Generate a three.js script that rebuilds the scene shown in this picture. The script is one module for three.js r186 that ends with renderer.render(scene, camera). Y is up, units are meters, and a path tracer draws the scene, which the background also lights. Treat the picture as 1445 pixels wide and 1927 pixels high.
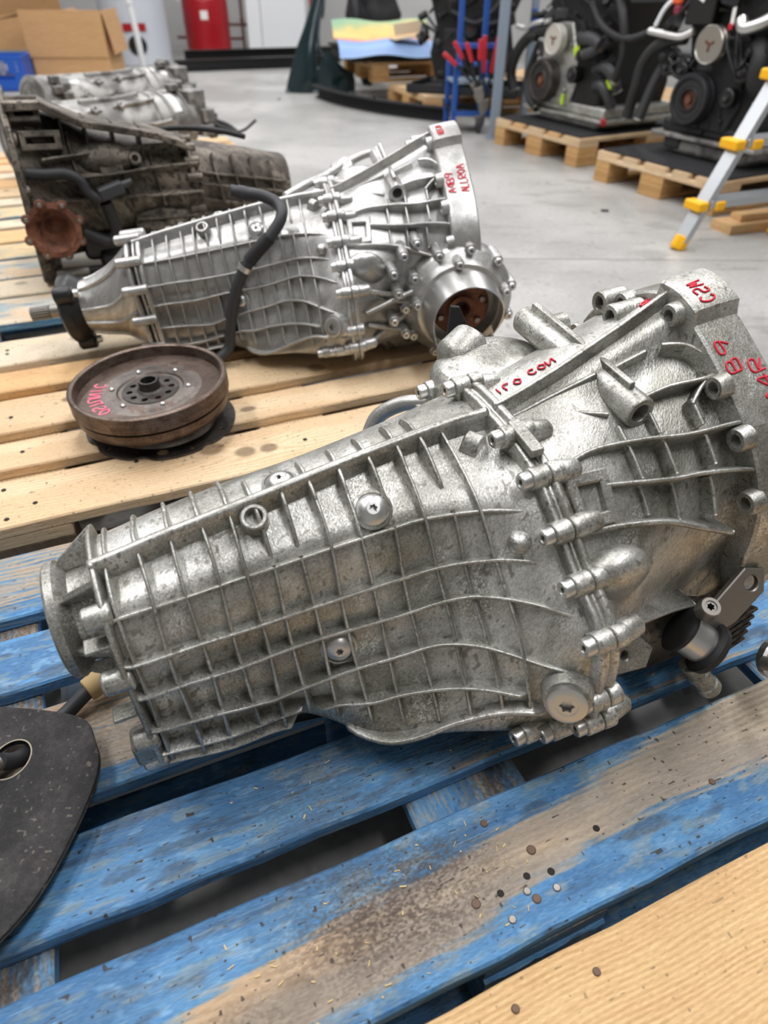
import * as THREE from 'three';
import { RoundedBoxGeometry } from 'three/addons/geometries/RoundedBoxGeometry.js';
import { mergeGeometries } from 'three/addons/utils/BufferGeometryUtils.js';
import { RectAreaLightUniformsLib } from 'three/addons/lights/RectAreaLightUniformsLib.js';

// ---------------------------------------------------------------- camera, lights, exposure
const scene = new THREE.Scene();
scene.background = new THREE.Color(0x000000);
const RAD = Math.PI / 180;
const camera = new THREE.PerspectiveCamera(73.72, 1445 / 1927, 0.05, 60);
camera.rotation.order = 'YXZ';
camera.position.set(0, 0.8814, 0);
camera.rotation.set(-38.375 * RAD, 0, 0.427 * RAD);
camera.focus = 0.86;
camera.userData.fStop = 3.8;
scene.add(camera);
const renderer = new THREE.WebGLRenderer({ antialias: true });
renderer.toneMapping = THREE.LinearToneMapping;
renderer.toneMappingExposure = 1.0;
renderer.shadowMap.enabled = true;
RectAreaLightUniformsLib.init();
const LED = { colour: 0xfdfcff, intensity: 43, glow: 3.0 };
// ceiling luminaires: [x, z, length along z]
const LUMINAIRES = [[-1.6, -0.7], [0.8, -0.3], [-2.9, -2.6], [-0.7, -2.3], [1.5, -2.3], [-3.2, -4.8], [-0.6, -4.6], [2.0, -4.8], [-3.0, -7.2], [-0.4, -7.2], [2.2, -7.4], [-2.6, -9.6], [0.4, -9.6]];  // the batten nearest the viewer is unseen, added to brighten the near boards
const CEIL = 3.4;
// ---------------------------------------------------------------- helpers
const V3 = (x, y, z) => new THREE.Vector3(x, y, z);
const clamp = (x, a = 0, b = 1) => Math.min(b, Math.max(a, x));
const lerp = (a, b, t) => a + (b - a) * t;
const sstep = (a, b, x) => { const t = clamp((x - a) / (b - a)); return t * t * (3 - 2 * t); };
function rng(seed) { let a = seed >>> 0; return () => { a = (a + 0x6D2B79F5) >>> 0; let t = a; t = Math.imul(t ^ (t >>> 15), t | 1); t ^= t + Math.imul(t ^ (t >>> 7), t | 61); return ((t ^ (t >>> 14)) >>> 0) / 4294967296; }; }
function hash(x, y, s) { let h = Math.imul(x, 374761393) ^ Math.imul(y, 668265263) ^ Math.imul(s, 1274126177); h = Math.imul(h ^ (h >>> 13), 1274126177); return ((h ^ (h >>> 16)) >>> 0) / 4294967296; }
// value noise, periodic in px, py lattice cells
function noise(x, y, px, py, s) {
  const xi = Math.floor(x), yi = Math.floor(y), fx = x - xi, fy = y - yi, ux = fx * fx * (3 - 2 * fx), uy = fy * fy * (3 - 2 * fy);
  let x0 = xi % px; if (x0 < 0) x0 += px; let x1 = x0 + 1; if (x1 === px) x1 = 0; let y0 = yi % py; if (y0 < 0) y0 += py; let y1 = y0 + 1; if (y1 === py) y1 = 0;
  return lerp(lerp(hash(x0, y0, s), hash(x1, y0, s), ux), lerp(hash(x0, y1, s), hash(x1, y1, s), ux), uy);
}
function fbm(u, v, fx, fy, oct, s) { let a = 0, w = 0.5, t = 0; for (let i = 0; i < oct; i++) { a += w * noise(u * fx, v * fy, fx, fy, s + i * 17); t += w; w *= 0.5; fx *= 2; fy *= 2; } return a / t; }
function tex(w, h, fn, colour = true) {
  const d = new Uint8Array(w * h * 4);
  for (let j = 0; j < h; j++) for (let i = 0; i < w; i++) {
    const c = fn((i + 0.5) / w, (j + 0.5) / h, i, j), k = (j * w + i) * 4;
    d[k] = clamp(c[0], 0, 255); d[k + 1] = clamp(c[1], 0, 255); d[k + 2] = clamp(c[2], 0, 255); d[k + 3] = c.length > 3 ? clamp(c[3], 0, 255) : 255;
  }
  const t = new THREE.DataTexture(d, w, h, THREE.RGBAFormat);
  t.wrapS = t.wrapT = THREE.RepeatWrapping; t.magFilter = THREE.LinearFilter; t.minFilter = THREE.LinearMipmapLinearFilter; t.generateMipmaps = true;
  if (colour) t.colorSpace = THREE.SRGBColorSpace;
  t.needsUpdate = true;
  return t;
}
const mix3 = (a, b, t) => [lerp(a[0], b[0], t), lerp(a[1], b[1], t), lerp(a[2], b[2], t)];
const used = new Map();
function numbered(name) { const n = used.get(name) ?? 0; used.set(name, n + 1); return n ? name + '_' + String(n).padStart(3, '0') : name; }
const shade = (m) => { m.castShadow = true; m.receiveShadow = true; return m; };
function merged(g) {
  if (!Array.isArray(g)) return g;
  if (g.length === 1) return g[0];
  return mergeGeometries(g.map((x) => { const y = x.index ? x.toNonIndexed() : x; for (const k of Object.keys(y.attributes)) if (!['position', 'normal', 'uv'].includes(k)) y.deleteAttribute(k); return y; }));
}
// one named mesh; a part when a parent is given
function obj(name, geo, mat, parent, label) {
  const m = shade(new THREE.Mesh(merged(geo), mat));
  if (parent) { m.name = name; parent.add(m); } else { m.name = numbered(name); scene.add(m); }
  if (label) m.userData.label = label;
  return m;
}
function thing(name, label, category, group, pos = [0, 0, 0], turn = 0) {
  const o = new THREE.Group(); o.name = numbered(name); o.position.set(...pos); o.rotation.y = turn; scene.add(o);
  o.userData = { label, category }; if (group) o.userData.group = group;
  return o;
}
function tag(o, label, category, group) { o.userData.label = label; o.userData.category = category; if (group) o.userData.group = group; return o; }
function struct(name, geo, mat, label, parent) { const m = obj(name, geo, mat, parent); m.userData.kind = 'structure'; if (label) m.userData.label = label; if (!parent) m.userData.category = 'room'; return m; }
// box-projected uv in metres
function boxUV(g, scale = 1, off = [0, 0]) {
  g = g.index ? g.toNonIndexed() : g;
  const p = g.attributes.position, n = p.count, uv = new Float32Array(n * 2);
  for (let i = 0; i < n; i += 3) {
    const a = V3().fromBufferAttribute(p, i), b = V3().fromBufferAttribute(p, i + 1), c = V3().fromBufferAttribute(p, i + 2);
    const q = b.clone().sub(a).cross(c.clone().sub(a)); const ax = Math.abs(q.x), ay = Math.abs(q.y), az = Math.abs(q.z);
    [a, b, c].forEach((v, k) => {
      let s, t; if (ay >= ax && ay >= az) { s = v.x; t = v.z; } else if (ax >= az) { s = v.z; t = v.y; } else { s = v.x; t = v.y; }
      uv[(i + k) * 2] = s * scale + off[0]; uv[(i + k) * 2 + 1] = t * scale + off[1];
    });
  }
  g.setAttribute('uv', new THREE.BufferAttribute(uv, 2));
  return g;
}
const at = (g, x, y, z, rx = 0, ry = 0, rz = 0) => { const m = new THREE.Matrix4().makeRotationFromEuler(new THREE.Euler(rx, ry, rz)); m.setPosition(x, y, z); return g.applyMatrix4(m); };
const box = (w, h, d, r = 0.003, seg = 1) => boxUV(new RoundedBoxGeometry(w, h, d, seg, Math.min(r, w * 0.49, h * 0.49, d * 0.49)));
const cyl = (r0, r1, h, n = 24, open = false) => new THREE.CylinderGeometry(r0, r1, h, n, 1, open);
// cylinder from a to b with rounded rims
function rod(a, b, r, r2 = r, n = 20, bev = Math.min(r, r2) * 0.18) {
  const d = b.clone().sub(a), L = d.length();
  const pr = [[0, 0], [Math.max(r - bev, 1e-4), 0], [r, bev], [r2, L - bev], [Math.max(r2 - bev, 1e-4), L], [0, L]].map(([x, y]) => new THREE.Vector2(x, y));
  const g = new THREE.LatheGeometry(pr, n);
  const q = new THREE.Quaternion().setFromUnitVectors(V3(0, 1, 0), d.normalize());
  g.applyMatrix4(new THREE.Matrix4().makeRotationFromQuaternion(q).setPosition(a));
  return boxUV(g);
}
// lathe about direction dir starting at a; profile [[r, along], ...]
function turned(a, dir, profile, n = 32) {
  const g = new THREE.LatheGeometry(profile.map(([r, y]) => new THREE.Vector2(Math.max(r, 1e-5), y)), n);
  const q = new THREE.Quaternion().setFromUnitVectors(V3(0, 1, 0), dir.clone().normalize());
  g.applyMatrix4(new THREE.Matrix4().makeRotationFromQuaternion(q).setPosition(a));
  g.computeVertexNormals();
  return sharp(g, 0.7);
}
// split normals where faces meet at an angle
function sharp(g, angle = 0.6) {
  g = g.index ? g.toNonIndexed() : g;
  const p = g.attributes.position, n = p.count, fn = [], map = new Map(), key = [];
  for (let i = 0; i < n; i += 3) {
    const a = V3().fromBufferAttribute(p, i), b = V3().fromBufferAttribute(p, i + 1), c = V3().fromBufferAttribute(p, i + 2);
    const f = b.sub(a).cross(c.sub(a)); fn.push(f);
    for (let k = 0; k < 3; k++) { const s = Math.round(p.getX(i + k) * 2e4) + ',' + Math.round(p.getY(i + k) * 2e4) + ',' + Math.round(p.getZ(i + k) * 2e4); key.push(s); if (!map.has(s)) map.set(s, []); map.get(s).push(i / 3); }
  }
  const un = fn.map((f) => f.clone().normalize()), out = new Float32Array(n * 3), ca = Math.cos(angle), t = V3();
  for (let i = 0; i < n; i++) {
    const me = un[Math.floor(i / 3)]; t.set(0, 0, 0);
    for (const f of map.get(key[i])) if (un[f].dot(me) > ca) t.add(fn[f]);
    t.normalize(); out[i * 3] = t.x; out[i * 3 + 1] = t.y; out[i * 3 + 2] = t.z;
  }
  g.setAttribute('normal', new THREE.BufferAttribute(out, 3));
  return boxUV(g);
}
function tube(pts, r, seg = 48, n = 10, closedEnds = true, tension = 0.5) {
  const c = new THREE.CatmullRomCurve3(pts.map((p) => (p.isVector3 ? p : V3(...p))), false, 'centripetal', tension);
  const L = c.getLength(), g = [new THREE.TubeGeometry(c, seg, r, n, false)];
  if (closedEnds) for (const t of [0, 1]) { const e = c.getPointAt(t), d = c.getTangentAt(t).multiplyScalar(t ? 1 : -1); const s = new THREE.CircleGeometry(r, n); s.applyMatrix4(new THREE.Matrix4().makeRotationFromQuaternion(new THREE.Quaternion().setFromUnitVectors(V3(0, 0, 1), d)).setPosition(e)); g.push(s); }
  const m = merged(g); const uv = m.attributes.uv; for (let i = 0; i < uv.count; i++) uv.setXY(i, uv.getX(i) * L, uv.getY(i) * r * 6.28);
  return m;
}
function shapeOf(pts) { const s = new THREE.Shape(); pts.forEach(([x, y], i) => (i ? s.lineTo(x, y) : s.moveTo(x, y))); s.closePath(); return s; }
function plate(pts, depth, bevel = 0.002, holes = [], curve = 12) {
  const s = pts instanceof THREE.Shape ? pts : shapeOf(pts);
  for (const [x, y, r] of holes) { const h = new THREE.Path(); h.absarc(x, y, r, 0, Math.PI * 2, true); s.holes.push(h); }
  const g = new THREE.ExtrudeGeometry(s, { depth, bevelEnabled: bevel > 0, bevelThickness: bevel, bevelSize: bevel, bevelSegments: 1, curveSegments: curve });
  return boxUV(g);
}
// socket-head screw along +dir from a: head with a star-shaped recess
function screw(parent, name, a, dir, r, h, mat, dome = false) {
  const prof = dome ? [[0, 0], [r * 1.12, 0], [r * 1.12, h * 0.22], [r, h * 0.4], [r * 0.8, h * 0.8], [r * 0.46, h * 0.97], [r * 0.4, h * 0.97], [r * 0.38, h * 0.3], [0, h * 0.28]] : [[0, 0], [r, 0], [r, h * 0.82], [r * 0.86, h], [r * 0.56, h], [r * 0.52, h * 0.96], [r * 0.5, h * 0.15], [0, h * 0.13]];
  const s = obj(name, turned(a, dir, prof, 24), mat, parent);
  const pts = []; for (let i = 0; i < 12; i++) { const rr = r * (dome ? 0.8 : 1) * (i % 2 ? 0.27 : 0.4); pts.push([rr * Math.cos(i * Math.PI / 6), rr * Math.sin(i * Math.PI / 6)]); }
  const disc = new THREE.Shape(); disc.absarc(0, 0, r * (dome ? 0.42 : 0.53), 0, Math.PI * 2, false); const star = new THREE.Path(); pts.reverse().forEach(([x, y], i) => (i ? star.lineTo(x, y) : star.moveTo(x, y))); star.closePath(); disc.holes.push(star); const g = plate(disc, h * 0.3, 0, [], 10); const q = new THREE.Quaternion().setFromUnitVectors(V3(0, 0, 1), dir.clone().normalize());
  g.applyMatrix4(new THREE.Matrix4().makeRotationFromQuaternion(q).setPosition(a.clone().addScaledVector(dir.clone().normalize(), h * (dome ? 0.66 : 0.62))));
  obj('socket', g, mat, s);
  return s;
}
// ---------------------------------------------------------------- materials
// cast aluminium: blotches of oxide and oily dirt, pale scuffs, fine sand-cast grain; one tile is 0.4 m
function castTexture(seed, clean, tint) {
  return tex(1024, 1024, (u, v) => {
    const big = fbm(u, v, 5, 5, 5, seed), mid = fbm(u, v, 24, 24, 4, seed + 3), fine = noise(u * 340, v * 340, 340, 340, seed + 9), f2 = noise(u * 170, v * 170, 170, 170, seed + 5);
    let c = mix3([166, 165, 161], [206, 206, 204], sstep(0.3, 0.7, big * 0.6 + mid * 0.4));
    c = mix3(c, tint, sstep(0.5, 0.75, fbm(u, v, 7, 7, 5, seed + 21)) * (clean ? 0.25 : 0.75));
    const g = (fine - 0.5) * (clean ? 14 : 44) + (f2 - 0.5) * (clean ? 6 : 14); c = [c[0] + g, c[1] + g, c[2] + g];
    const sc = sstep(0.56, 0.7, fbm(u, v, 11, 11, 5, seed + 40)) * sstep(0.45, 0.75, fine); c = mix3(c, [236, 236, 234], sc * (clean ? 0.4 : 0.75));
    const dk = sstep(0.72, 0.8, noise(u * 90, v * 90, 90, 90, seed + 60)) * sstep(0.5, 0.62, mid); c = mix3(c, [86, 80, 72], dk * (clean ? 0.15 : 0.4));
    return c;
  });
}
const castBump = tex(1024, 1024, (u, v) => { const h = 255 * (0.5 * noise(u * 300, v * 300, 300, 300, 5) + 0.3 * noise(u * 150, v * 150, 150, 150, 6) + 0.2 * fbm(u, v, 20, 20, 3, 7)); return [h, h, h]; }, false);
for (const t of [castBump]) t.repeat.set(2.5, 2.5);
const rep = (t, x, y = x) => { t.repeat.set(x, y); return t; };
const cast = (seed, clean, tint, o = {}) => new THREE.MeshStandardMaterial({ map: rep(castTexture(seed, clean, tint), 2.5), bumpMap: castBump, bumpScale: clean ? 0.00015 : 0.0003, metalness: 0.62, roughness: 0.46, ...o });
const std = (color, roughness = 0.6, metalness = 0, o = {}) => new THREE.MeshStandardMaterial({ color, roughness, metalness, ...o });
const M = {};
M.alu = cast(11, false, [140, 140, 132], { metalness: 0.74, roughness: 0.43, color: 0xf0f0ec });
M.aluClean = cast(57, true, [160, 160, 156], { roughness: 0.4, metalness: 0.75 });
M.aluDirty = new THREE.MeshStandardMaterial({ map: rep(tex(512, 512, (u, v) => {
  const b = fbm(u, v, 6, 6, 5, 71), m = fbm(u, v, 40, 40, 3, 72), f = noise(u * 200, v * 200, 200, 200, 73);
  let c = mix3([72, 66, 58], [138, 130, 118], sstep(0.3, 0.7, b)); c = mix3(c, [40, 36, 32], sstep(0.55, 0.7, m) * 0.6); const g = (f - 0.5) * 24; return [c[0] + g, c[1] + g, c[2] + g];
}), 2.5), bumpMap: castBump, bumpScale: 0.0005, metalness: 0.45, roughness: 0.62 });
M.aluGrey = new THREE.MeshStandardMaterial({ map: rep(tex(512, 512, (u, v) => {
  const b = fbm(u, v, 6, 6, 5, 171), f = noise(u * 200, v * 200, 200, 200, 173);
  let c = mix3([104, 102, 99], [168, 167, 163], sstep(0.3, 0.7, b)); const g = (f - 0.5) * 26; return [c[0] + g, c[1] + g, c[2] + g];
}), 2.5), bumpMap: castBump, bumpScale: 0.0004, metalness: 0.6, roughness: 0.5 });
M.steel = std(0xb4b0a8, 0.33, 1);
M.steelDull = std(0x8d8983, 0.45, 0.9);
M.zinc = std(0xc9c9c6, 0.36, 0.95);
M.rubber = std(0x1b1b1c, 0.62, 0, { bumpMap: castBump, bumpScale: 0.0002 });
M.rubberGrey = std(0x323336, 0.55);
M.plasticBlack = std(0x131313, 0.42);
M.red = std(0xd2203a, 0.6);
function rustTexture(seed, a, b, c3) { return tex(512, 512, (u, v) => { const n = fbm(u, v, 6, 6, 5, seed), f = noise(u * 160, v * 160, 160, 160, seed + 4), st = noise(u * 6, v * 260, 6, 260, seed + 8); let c = mix3(a, b, sstep(0.35, 0.65, n)); c = mix3(c, c3, sstep(0.55, 0.75, fbm(u, v, 14, 14, 4, seed + 12)) * 0.7); const g = (f - 0.5) * 26 + (st - 0.5) * 16; return [c[0] + g, c[1] + g, c[2] + g]; }); }
M.rust = new THREE.MeshStandardMaterial({ map: rep(rustTexture(301, [96, 58, 42], [128, 84, 62], [62, 42, 36]), 4), roughness: 0.7, metalness: 0.3 });
M.flySteel = new THREE.MeshStandardMaterial({ map: rep(rustTexture(331, [102, 95, 90], [126, 118, 112], [104, 84, 74]), 4), roughness: 0.4, metalness: 0.8 });
M.flyRim = new THREE.MeshStandardMaterial({ map: rep(rustTexture(361, [90, 77, 69], [108, 94, 85], [76, 60, 52]), 4), roughness: 0.42, metalness: 0.75 });
M.flyDark = new THREE.MeshStandardMaterial({ map: rep(rustTexture(391, [58, 55, 52], [80, 76, 72], [70, 56, 48]), 4), roughness: 0.5, metalness: 0.6 });
// leather-like worn rubber sheet
M.flap = new THREE.MeshStandardMaterial({ map: rep(tex(512, 512, (u, v) => { const n = fbm(u, v, 7, 7, 5, 501), m = fbm(u, v, 60, 60, 3, 502), f = noise(u * 240, v * 240, 240, 240, 503); let c = mix3([24, 23, 24], [62, 59, 58], sstep(0.38, 0.72, n) * 0.6 + sstep(0.4, 0.7, m) * 0.3); c = mix3(c, [150, 140, 125], sstep(0.86, 0.93, noise(u * 80, v * 80, 80, 80, 505)) * 0.5); const g = (f - 0.5) * 16; return [c[0] + g, c[1] + g, c[2] + g]; }), 3), bumpMap: castBump, bumpScale: 0.0006, roughness: 0.75 });
// wood and paint ----------------------------------------------------------------
// a board texture: rows 0..0.8 are the face, 0.8..1 the sawn edges. opt.paint(d, f) gives paint cover 0..1, opt.stain(d, f) dark dirt
function boardTexture(seed, o = {}) {
  const W = o.w ?? 1024, H = o.h ?? 160, L = o.L ?? 1.2, R = rng(seed), knots = [];
  for (let i = 0; i < (o.knots ?? 3); i++) knots.push([R(), 0.1 + 0.6 * R(), 0.012 + 0.014 * R()]);
  const light = o.light ?? [220, 190, 148], dark = o.darkc ?? [180, 138, 90], grey = o.grey ?? null, blue = o.blue ?? [74, 136, 190];
  return tex(W, H, (u, v) => {
    const edge = v > 0.8, f = edge ? (v - 0.8) / 0.2 : v / 0.8;   // across
    let x = u * L, y = f * (edge ? 0.03 : 0.14), kd = 0;
    for (const [ku, kf, kr] of knots) if (!edge) { const dx = (u - ku) * L, dy = (f - kf / 0.8) * 0.14, d = Math.hypot(dx * 0.35, dy), w = Math.exp(-((d / (kr * 1.7)) ** 2)); y += Math.sign(dy || 1) * w * 0.012; kd = Math.max(kd, sstep(1, 0.55, Math.hypot(dx * 0.8, dy) / kr)); }
    y += (fbm(u, f, 5, 2, 3, seed) - 0.5) * 0.022;
    const ring = 0.5 + 0.5 * Math.sin(y * (o.ring ?? 800) + 9 * fbm(u, f, 3, 3, 2, seed + 2)), fib = noise(u * 60, f * 110, 60, 110, seed + 4), fine = noise(u * 260, f * 150, 260, 150, seed + 6);
    let c = mix3(light, dark, clamp(ring * (o.ringAmount ?? 0.45) * (0.55 + 0.9 * fbm(u, f, 6, 8, 2, seed + 19)) + (fib - 0.5) * 0.5 + 0.12));
    c = mix3(c, dark.map((q) => q * 0.62), kd * 0.75);
    const tone = fbm(u, f, 4, 2, 4, seed + 14); c = mix3(c, o.warm ?? [205, 150, 96], sstep(0.5, 0.75, tone) * 0.35);
    if (grey) c = mix3(c, grey, sstep(0.3, 0.62, fbm(u, f, 7, 4, 4, seed + 16)) * (o.greyAmount ?? 0.8));
    const gn = (fine - 0.5) * 20 + (fib - 0.5) * 16; c = [c[0] + gn, c[1] + gn, c[2] + gn];
    if (o.paint) {
      let p = edge ? (o.edgePaint ?? 0.95) : o.paint(x, f);
      const n = fbm(u, f, 10, 3, 6, seed + 30), n2 = fbm(u, f, 26, 30, 3, seed + 33);
      p = sstep(0.28, 0.72, p + (n - 0.5) * 0.6 + (n2 - 0.5) * 0.5 + (ring - 0.5) * 0.16);
      const dp = fbm(u, f, 9, 4, 4, seed + 35); let b = mix3(blue, o.blueDark ?? [52, 108, 160], sstep(0.35, 0.65, dp)); b = mix3(b, [122, 170, 210], sstep(0.6, 0.8, fbm(u, f, 50, 12, 3, seed + 37)) * 0.6);
      const sc = noise(u * 30, f * 160, 30, 160, seed + 38); b = mix3(b, [176, 184, 186], sstep(0.86, 0.95, sc) * 0.5); b = mix3(b, [150, 150, 140], sstep(0.55, 0.72, fbm(u, f, 36, 14, 4, seed + 47)) * 0.45); b = mix3(b, [44, 62, 84], sstep(0.58, 0.74, fbm(u, f, 22, 9, 5, seed + 48)) * 0.5); const gb = (fine - 0.5) * 26; b = [b[0] + gb, b[1] + gb, b[2] + gb];
      c = mix3(c, b, p * (0.8 + 0.17 * n2));
    }
    if (o.stain && !edge) { const s = o.stain(x, f), sp = noise(u * 420, f * 80, 420, 80, seed + 41), sp2 = fbm(u, f, 14, 4, 5, seed + 43); c = mix3(c, [72, 58, 48], clamp(s * sstep(0.25, 0.85, sp2 * 0.6 + sp * 0.4) * 0.8)); }
    const speck = noise(u * 180, f * 44, 180, 44, seed + 50); c = mix3(c, [48, 40, 34], sstep(0.9, 0.95, speck) * (o.specks ?? 0.5));
    return c;
  });
}
const woodBump = tex(1024, 128, (u, v) => { const h = 255 * (0.55 * noise(u * 50, v * 90, 50, 90, 801) + 0.3 * noise(u * 200, v * 100, 200, 100, 802) + 0.15 * fbm(u, v, 8, 6, 3, 803)); return [h, h, h]; }, false);
const wood = (t, o = {}) => new THREE.MeshStandardMaterial({ map: t, bumpMap: woodBump, bumpScale: 0.0009, roughness: 0.78, ...o });
// ---------------------------------------------------------------- the room
const X0 = -6, X1 = 5, Z0 = -12, Z1 = 3;
M.floor = new THREE.MeshPhysicalMaterial({ map: rep(tex(1024, 1024, (u, v) => {
  const b = fbm(u, v, 4, 4, 5, 901), m = fbm(u, v, 16, 48, 4, 902), f = noise(u * 300, v * 300, 300, 300, 903);
  let c = mix3([150, 149, 145], [176, 175, 171], sstep(0.3, 0.7, b)); c = mix3(c, [128, 126, 122], sstep(0.6, 0.8, m) * 0.45); c = mix3(c, [96, 92, 88], sstep(0.9, 0.96, noise(u * 90, v * 90, 90, 90, 905)) * 0.4); const g = (f - 0.5) * 14; return [c[0] + g, c[1] + g, c[2] + g];
}), 0.4), roughness: 0.42, clearcoat: 0.12, clearcoatRoughness: 0.4 });
M.wall = new THREE.MeshStandardMaterial({ map: rep(tex(256, 256, (u, v) => { const g = 196 + (fbm(u, v, 8, 8, 4, 911) - 0.5) * 14; return [g, g, g - 2]; }), 0.5), roughness: 0.9 });
M.ceil = std(0xd9d9d6, 0.9);
const slab = (x, y, z, w, h, d) => at(boxUV(new THREE.BoxGeometry(w, h, d)), x, y, z);
const jointZ = [-2.72, -7.72];
{
  const W = X1 - X0, D = Z1 - Z0, cx = (X0 + X1) / 2, cz = (Z0 + Z1) / 2;
  // floor panels between sawn joints
  const cuts = [Z1, ...jointZ, Z0], fl = new THREE.Group(); fl.name = 'floor'; fl.userData = { kind: 'structure', label: 'light grey sealed concrete workshop floor', category: 'floor' }; scene.add(fl);
  for (let i = 0; i + 1 < cuts.length; i++) { const a = cuts[i] - (i ? 0.003 : 0), b = cuts[i + 1] + (i + 2 < cuts.length ? 0.003 : 0); obj('floor_panel', slab(cx, -0.05, (a + b) / 2, W, 0.1, a - b), M.floor, fl); }
  obj('floor_base', slab(cx, -0.13, cz, W, 0.06, D), std(0x7a7975, 0.9), fl);
  struct('ceiling', slab(cx, CEIL + 0.1, cz, W, 0.2, D), M.ceil, 'plain pale ceiling above the workshop');
  struct('wall_back', slab(cx, CEIL / 2, Z0 - 0.1, W + 0.4, CEIL + 0.2, 0.2), M.wall, 'plain off-white back wall behind the tanks');
  struct('wall_front', slab(cx, CEIL / 2, Z1 + 0.1, W + 0.4, CEIL + 0.2, 0.2), M.wall, 'plain off-white wall behind the viewer');
  struct('wall_left', slab(X0 - 0.1, CEIL / 2, cz, 0.2, CEIL + 0.2, D), M.wall, 'plain off-white side wall by the boxes');
  struct('wall_right', slab(X1 + 0.1, CEIL / 2, cz, 0.2, CEIL + 0.2, D), M.wall, 'plain off-white side wall behind the engines');
}
M.glow = new THREE.MeshStandardMaterial({ color: 0xffffff, emissive: new THREE.Color(LED.colour), emissiveIntensity: LED.glow, roughness: 0.6 });
M.housing = std(0xd8d8d8, 0.5);
for (const [x, z] of LUMINAIRES) {
  const t = thing('ceiling_lamp', 'long white LED batten on the ceiling above the workshop', 'lamp', 'LED battens on the ceiling', [x, CEIL, z]);
  obj('housing', at(box(0.24, 0.06, 1.6, 0.01), 0, -0.03, 0), M.housing, t);
  obj('diffuser', at(box(0.2, 0.02, 1.54, 0.006), 0, -0.068, 0), M.glow, t);
  const l = new THREE.RectAreaLight(LED.colour, LED.intensity, 0.2, 1.54); l.position.set(0, -0.082, 0); l.rotation.x = -Math.PI / 2; t.add(l);
}
// ---------------------------------------------------------------- pallets
const PHI = (90 - 66.38) * RAD;                       // boards run along local x
const plank = (d, n) => V3(d * Math.cos(PHI) - n * Math.sin(PHI), 0, -d * Math.sin(PHI) - n * Math.cos(PHI));
// a sawn board: bevelled section swept along x with small wander on the arrises; face uv rows 0..0.8, edges 0.8..1
function board(L, T, W, seed, rough = 0.0016, u0 = 0, u1 = 1) {
  const R = rng(seed), N = 20, c = 0.0028, sec = [[-W / 2 + c, T / 2], [W / 2 - c, T / 2], [W / 2, T / 2 - c], [W / 2, -T / 2 + c], [W / 2 - c, -T / 2], [-W / 2 + c, -T / 2], [-W / 2, -T / 2 + c], [-W / 2, T / 2 - c]];
  const wob = Array.from({ length: N + 1 }, () => [(R() - 0.5) * 2 * rough, (R() - 0.5) * 2 * rough, (R() - 0.5) * rough]);
  const pos = [], uv = [], P = (i, k) => { const [z, y] = sec[k], w = wob[i]; const zz = z + (z > 0 ? w[0] : w[1]); return [(i / N - 0.5) * L, y + w[2] * 0.5, zz]; };
  const UV = (i, k, face) => { const z = sec[k][0], y = sec[k][1], u = lerp(u0, u1, i / N); return face ? [u, 0.01 + 0.78 * clamp(z / W + 0.5)] : [u, 0.82 + 0.16 * clamp(y / T + 0.5)]; };
  const quad = (a, b, c2, d, ua, ub, uc, ud) => { pos.push(...a, ...b, ...c2, ...a, ...c2, ...d); uv.push(...ua, ...ub, ...uc, ...ua, ...uc, ...ud); };
  for (let i = 0; i < N; i++) for (let k = 0; k < 8; k++) {
    const m = (k + 1) % 8, face = k === 0 || k === 4 || k === 7 || k === 1;
    quad(P(i, k), P(i, m), P(i + 1, m), P(i + 1, k), UV(i, k, face), UV(i, m, face), UV(i + 1, m, face), UV(i + 1, k, face));
  }
  for (const i of [0, N]) for (let k = 1; k < 7; k++) { const a = i ? [k, k + 1] : [k + 1, k]; pos.push(...P(i, 0), ...P(i, a[0]), ...P(i, a[1])); for (const q of [0, ...a]) { const s = sec[q]; uv.push(0.2 + s[0] * 0.5, 0.82 + 0.16 * clamp(s[1] / T + 0.5)); } }
  const g = new THREE.BufferGeometry(); g.setAttribute('position', new THREE.Float32BufferAttribute(pos, 3)); g.setAttribute('uv', new THREE.Float32BufferAttribute(uv, 2)); g.computeVertexNormals();
  // face outwards whatever the winding above
  const nrm = g.attributes.normal, p = g.attributes.position; let s = 0; for (let i = 0; i < p.count; i++) s += nrm.getY(i) * p.getY(i);
  if (s < 0) { for (let i = 0; i < p.count; i += 3) for (const at2 of [g.attributes.position, g.attributes.uv]) for (let k = 0; k < at2.itemSize; k++) { const a = at2.getComponent(i + 1, k); at2.setComponent(i + 1, k, at2.getComponent(i + 2, k)); at2.setComponent(i + 2, k, a); } g.computeVertexNormals(); }
  return g;
}
const pine = { light: [218, 194, 158], darkc: [182, 150, 112], warm: [198, 156, 112] };
const WT = {};
WT.pine1 = wood(boardTexture(1001, { ...pine }));
WT.pine2 = wood(boardTexture(1002, { ...pine, light: [228, 206, 172], darkc: [198, 166, 126] }));
WT.pine3 = wood(boardTexture(1003, { light: [226, 190, 140], darkc: [176, 134, 88], warm: [200, 150, 100], knots: 0 }));
WT.pine0 = wood(boardTexture(1013, { w: 2048, h: 320, light: [228, 194, 144], darkc: [178, 136, 88], warm: [206, 160, 110], knots: 0, ring: 1250, ringAmount: 0.34, specks: 0.3 }));
WT.pine4 = wood(boardTexture(1004, { light: [224, 208, 180], darkc: [178, 156, 124], grey: [206, 196, 178], greyAmount: 0.5 }));
WT.block = wood(boardTexture(1005, { light: [206, 166, 110], darkc: [158, 116, 68], knots: 1 }));
WT.blockDark = wood(boardTexture(1006, { light: [120, 98, 76], darkc: [86, 68, 50], knots: 1 }));
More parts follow.
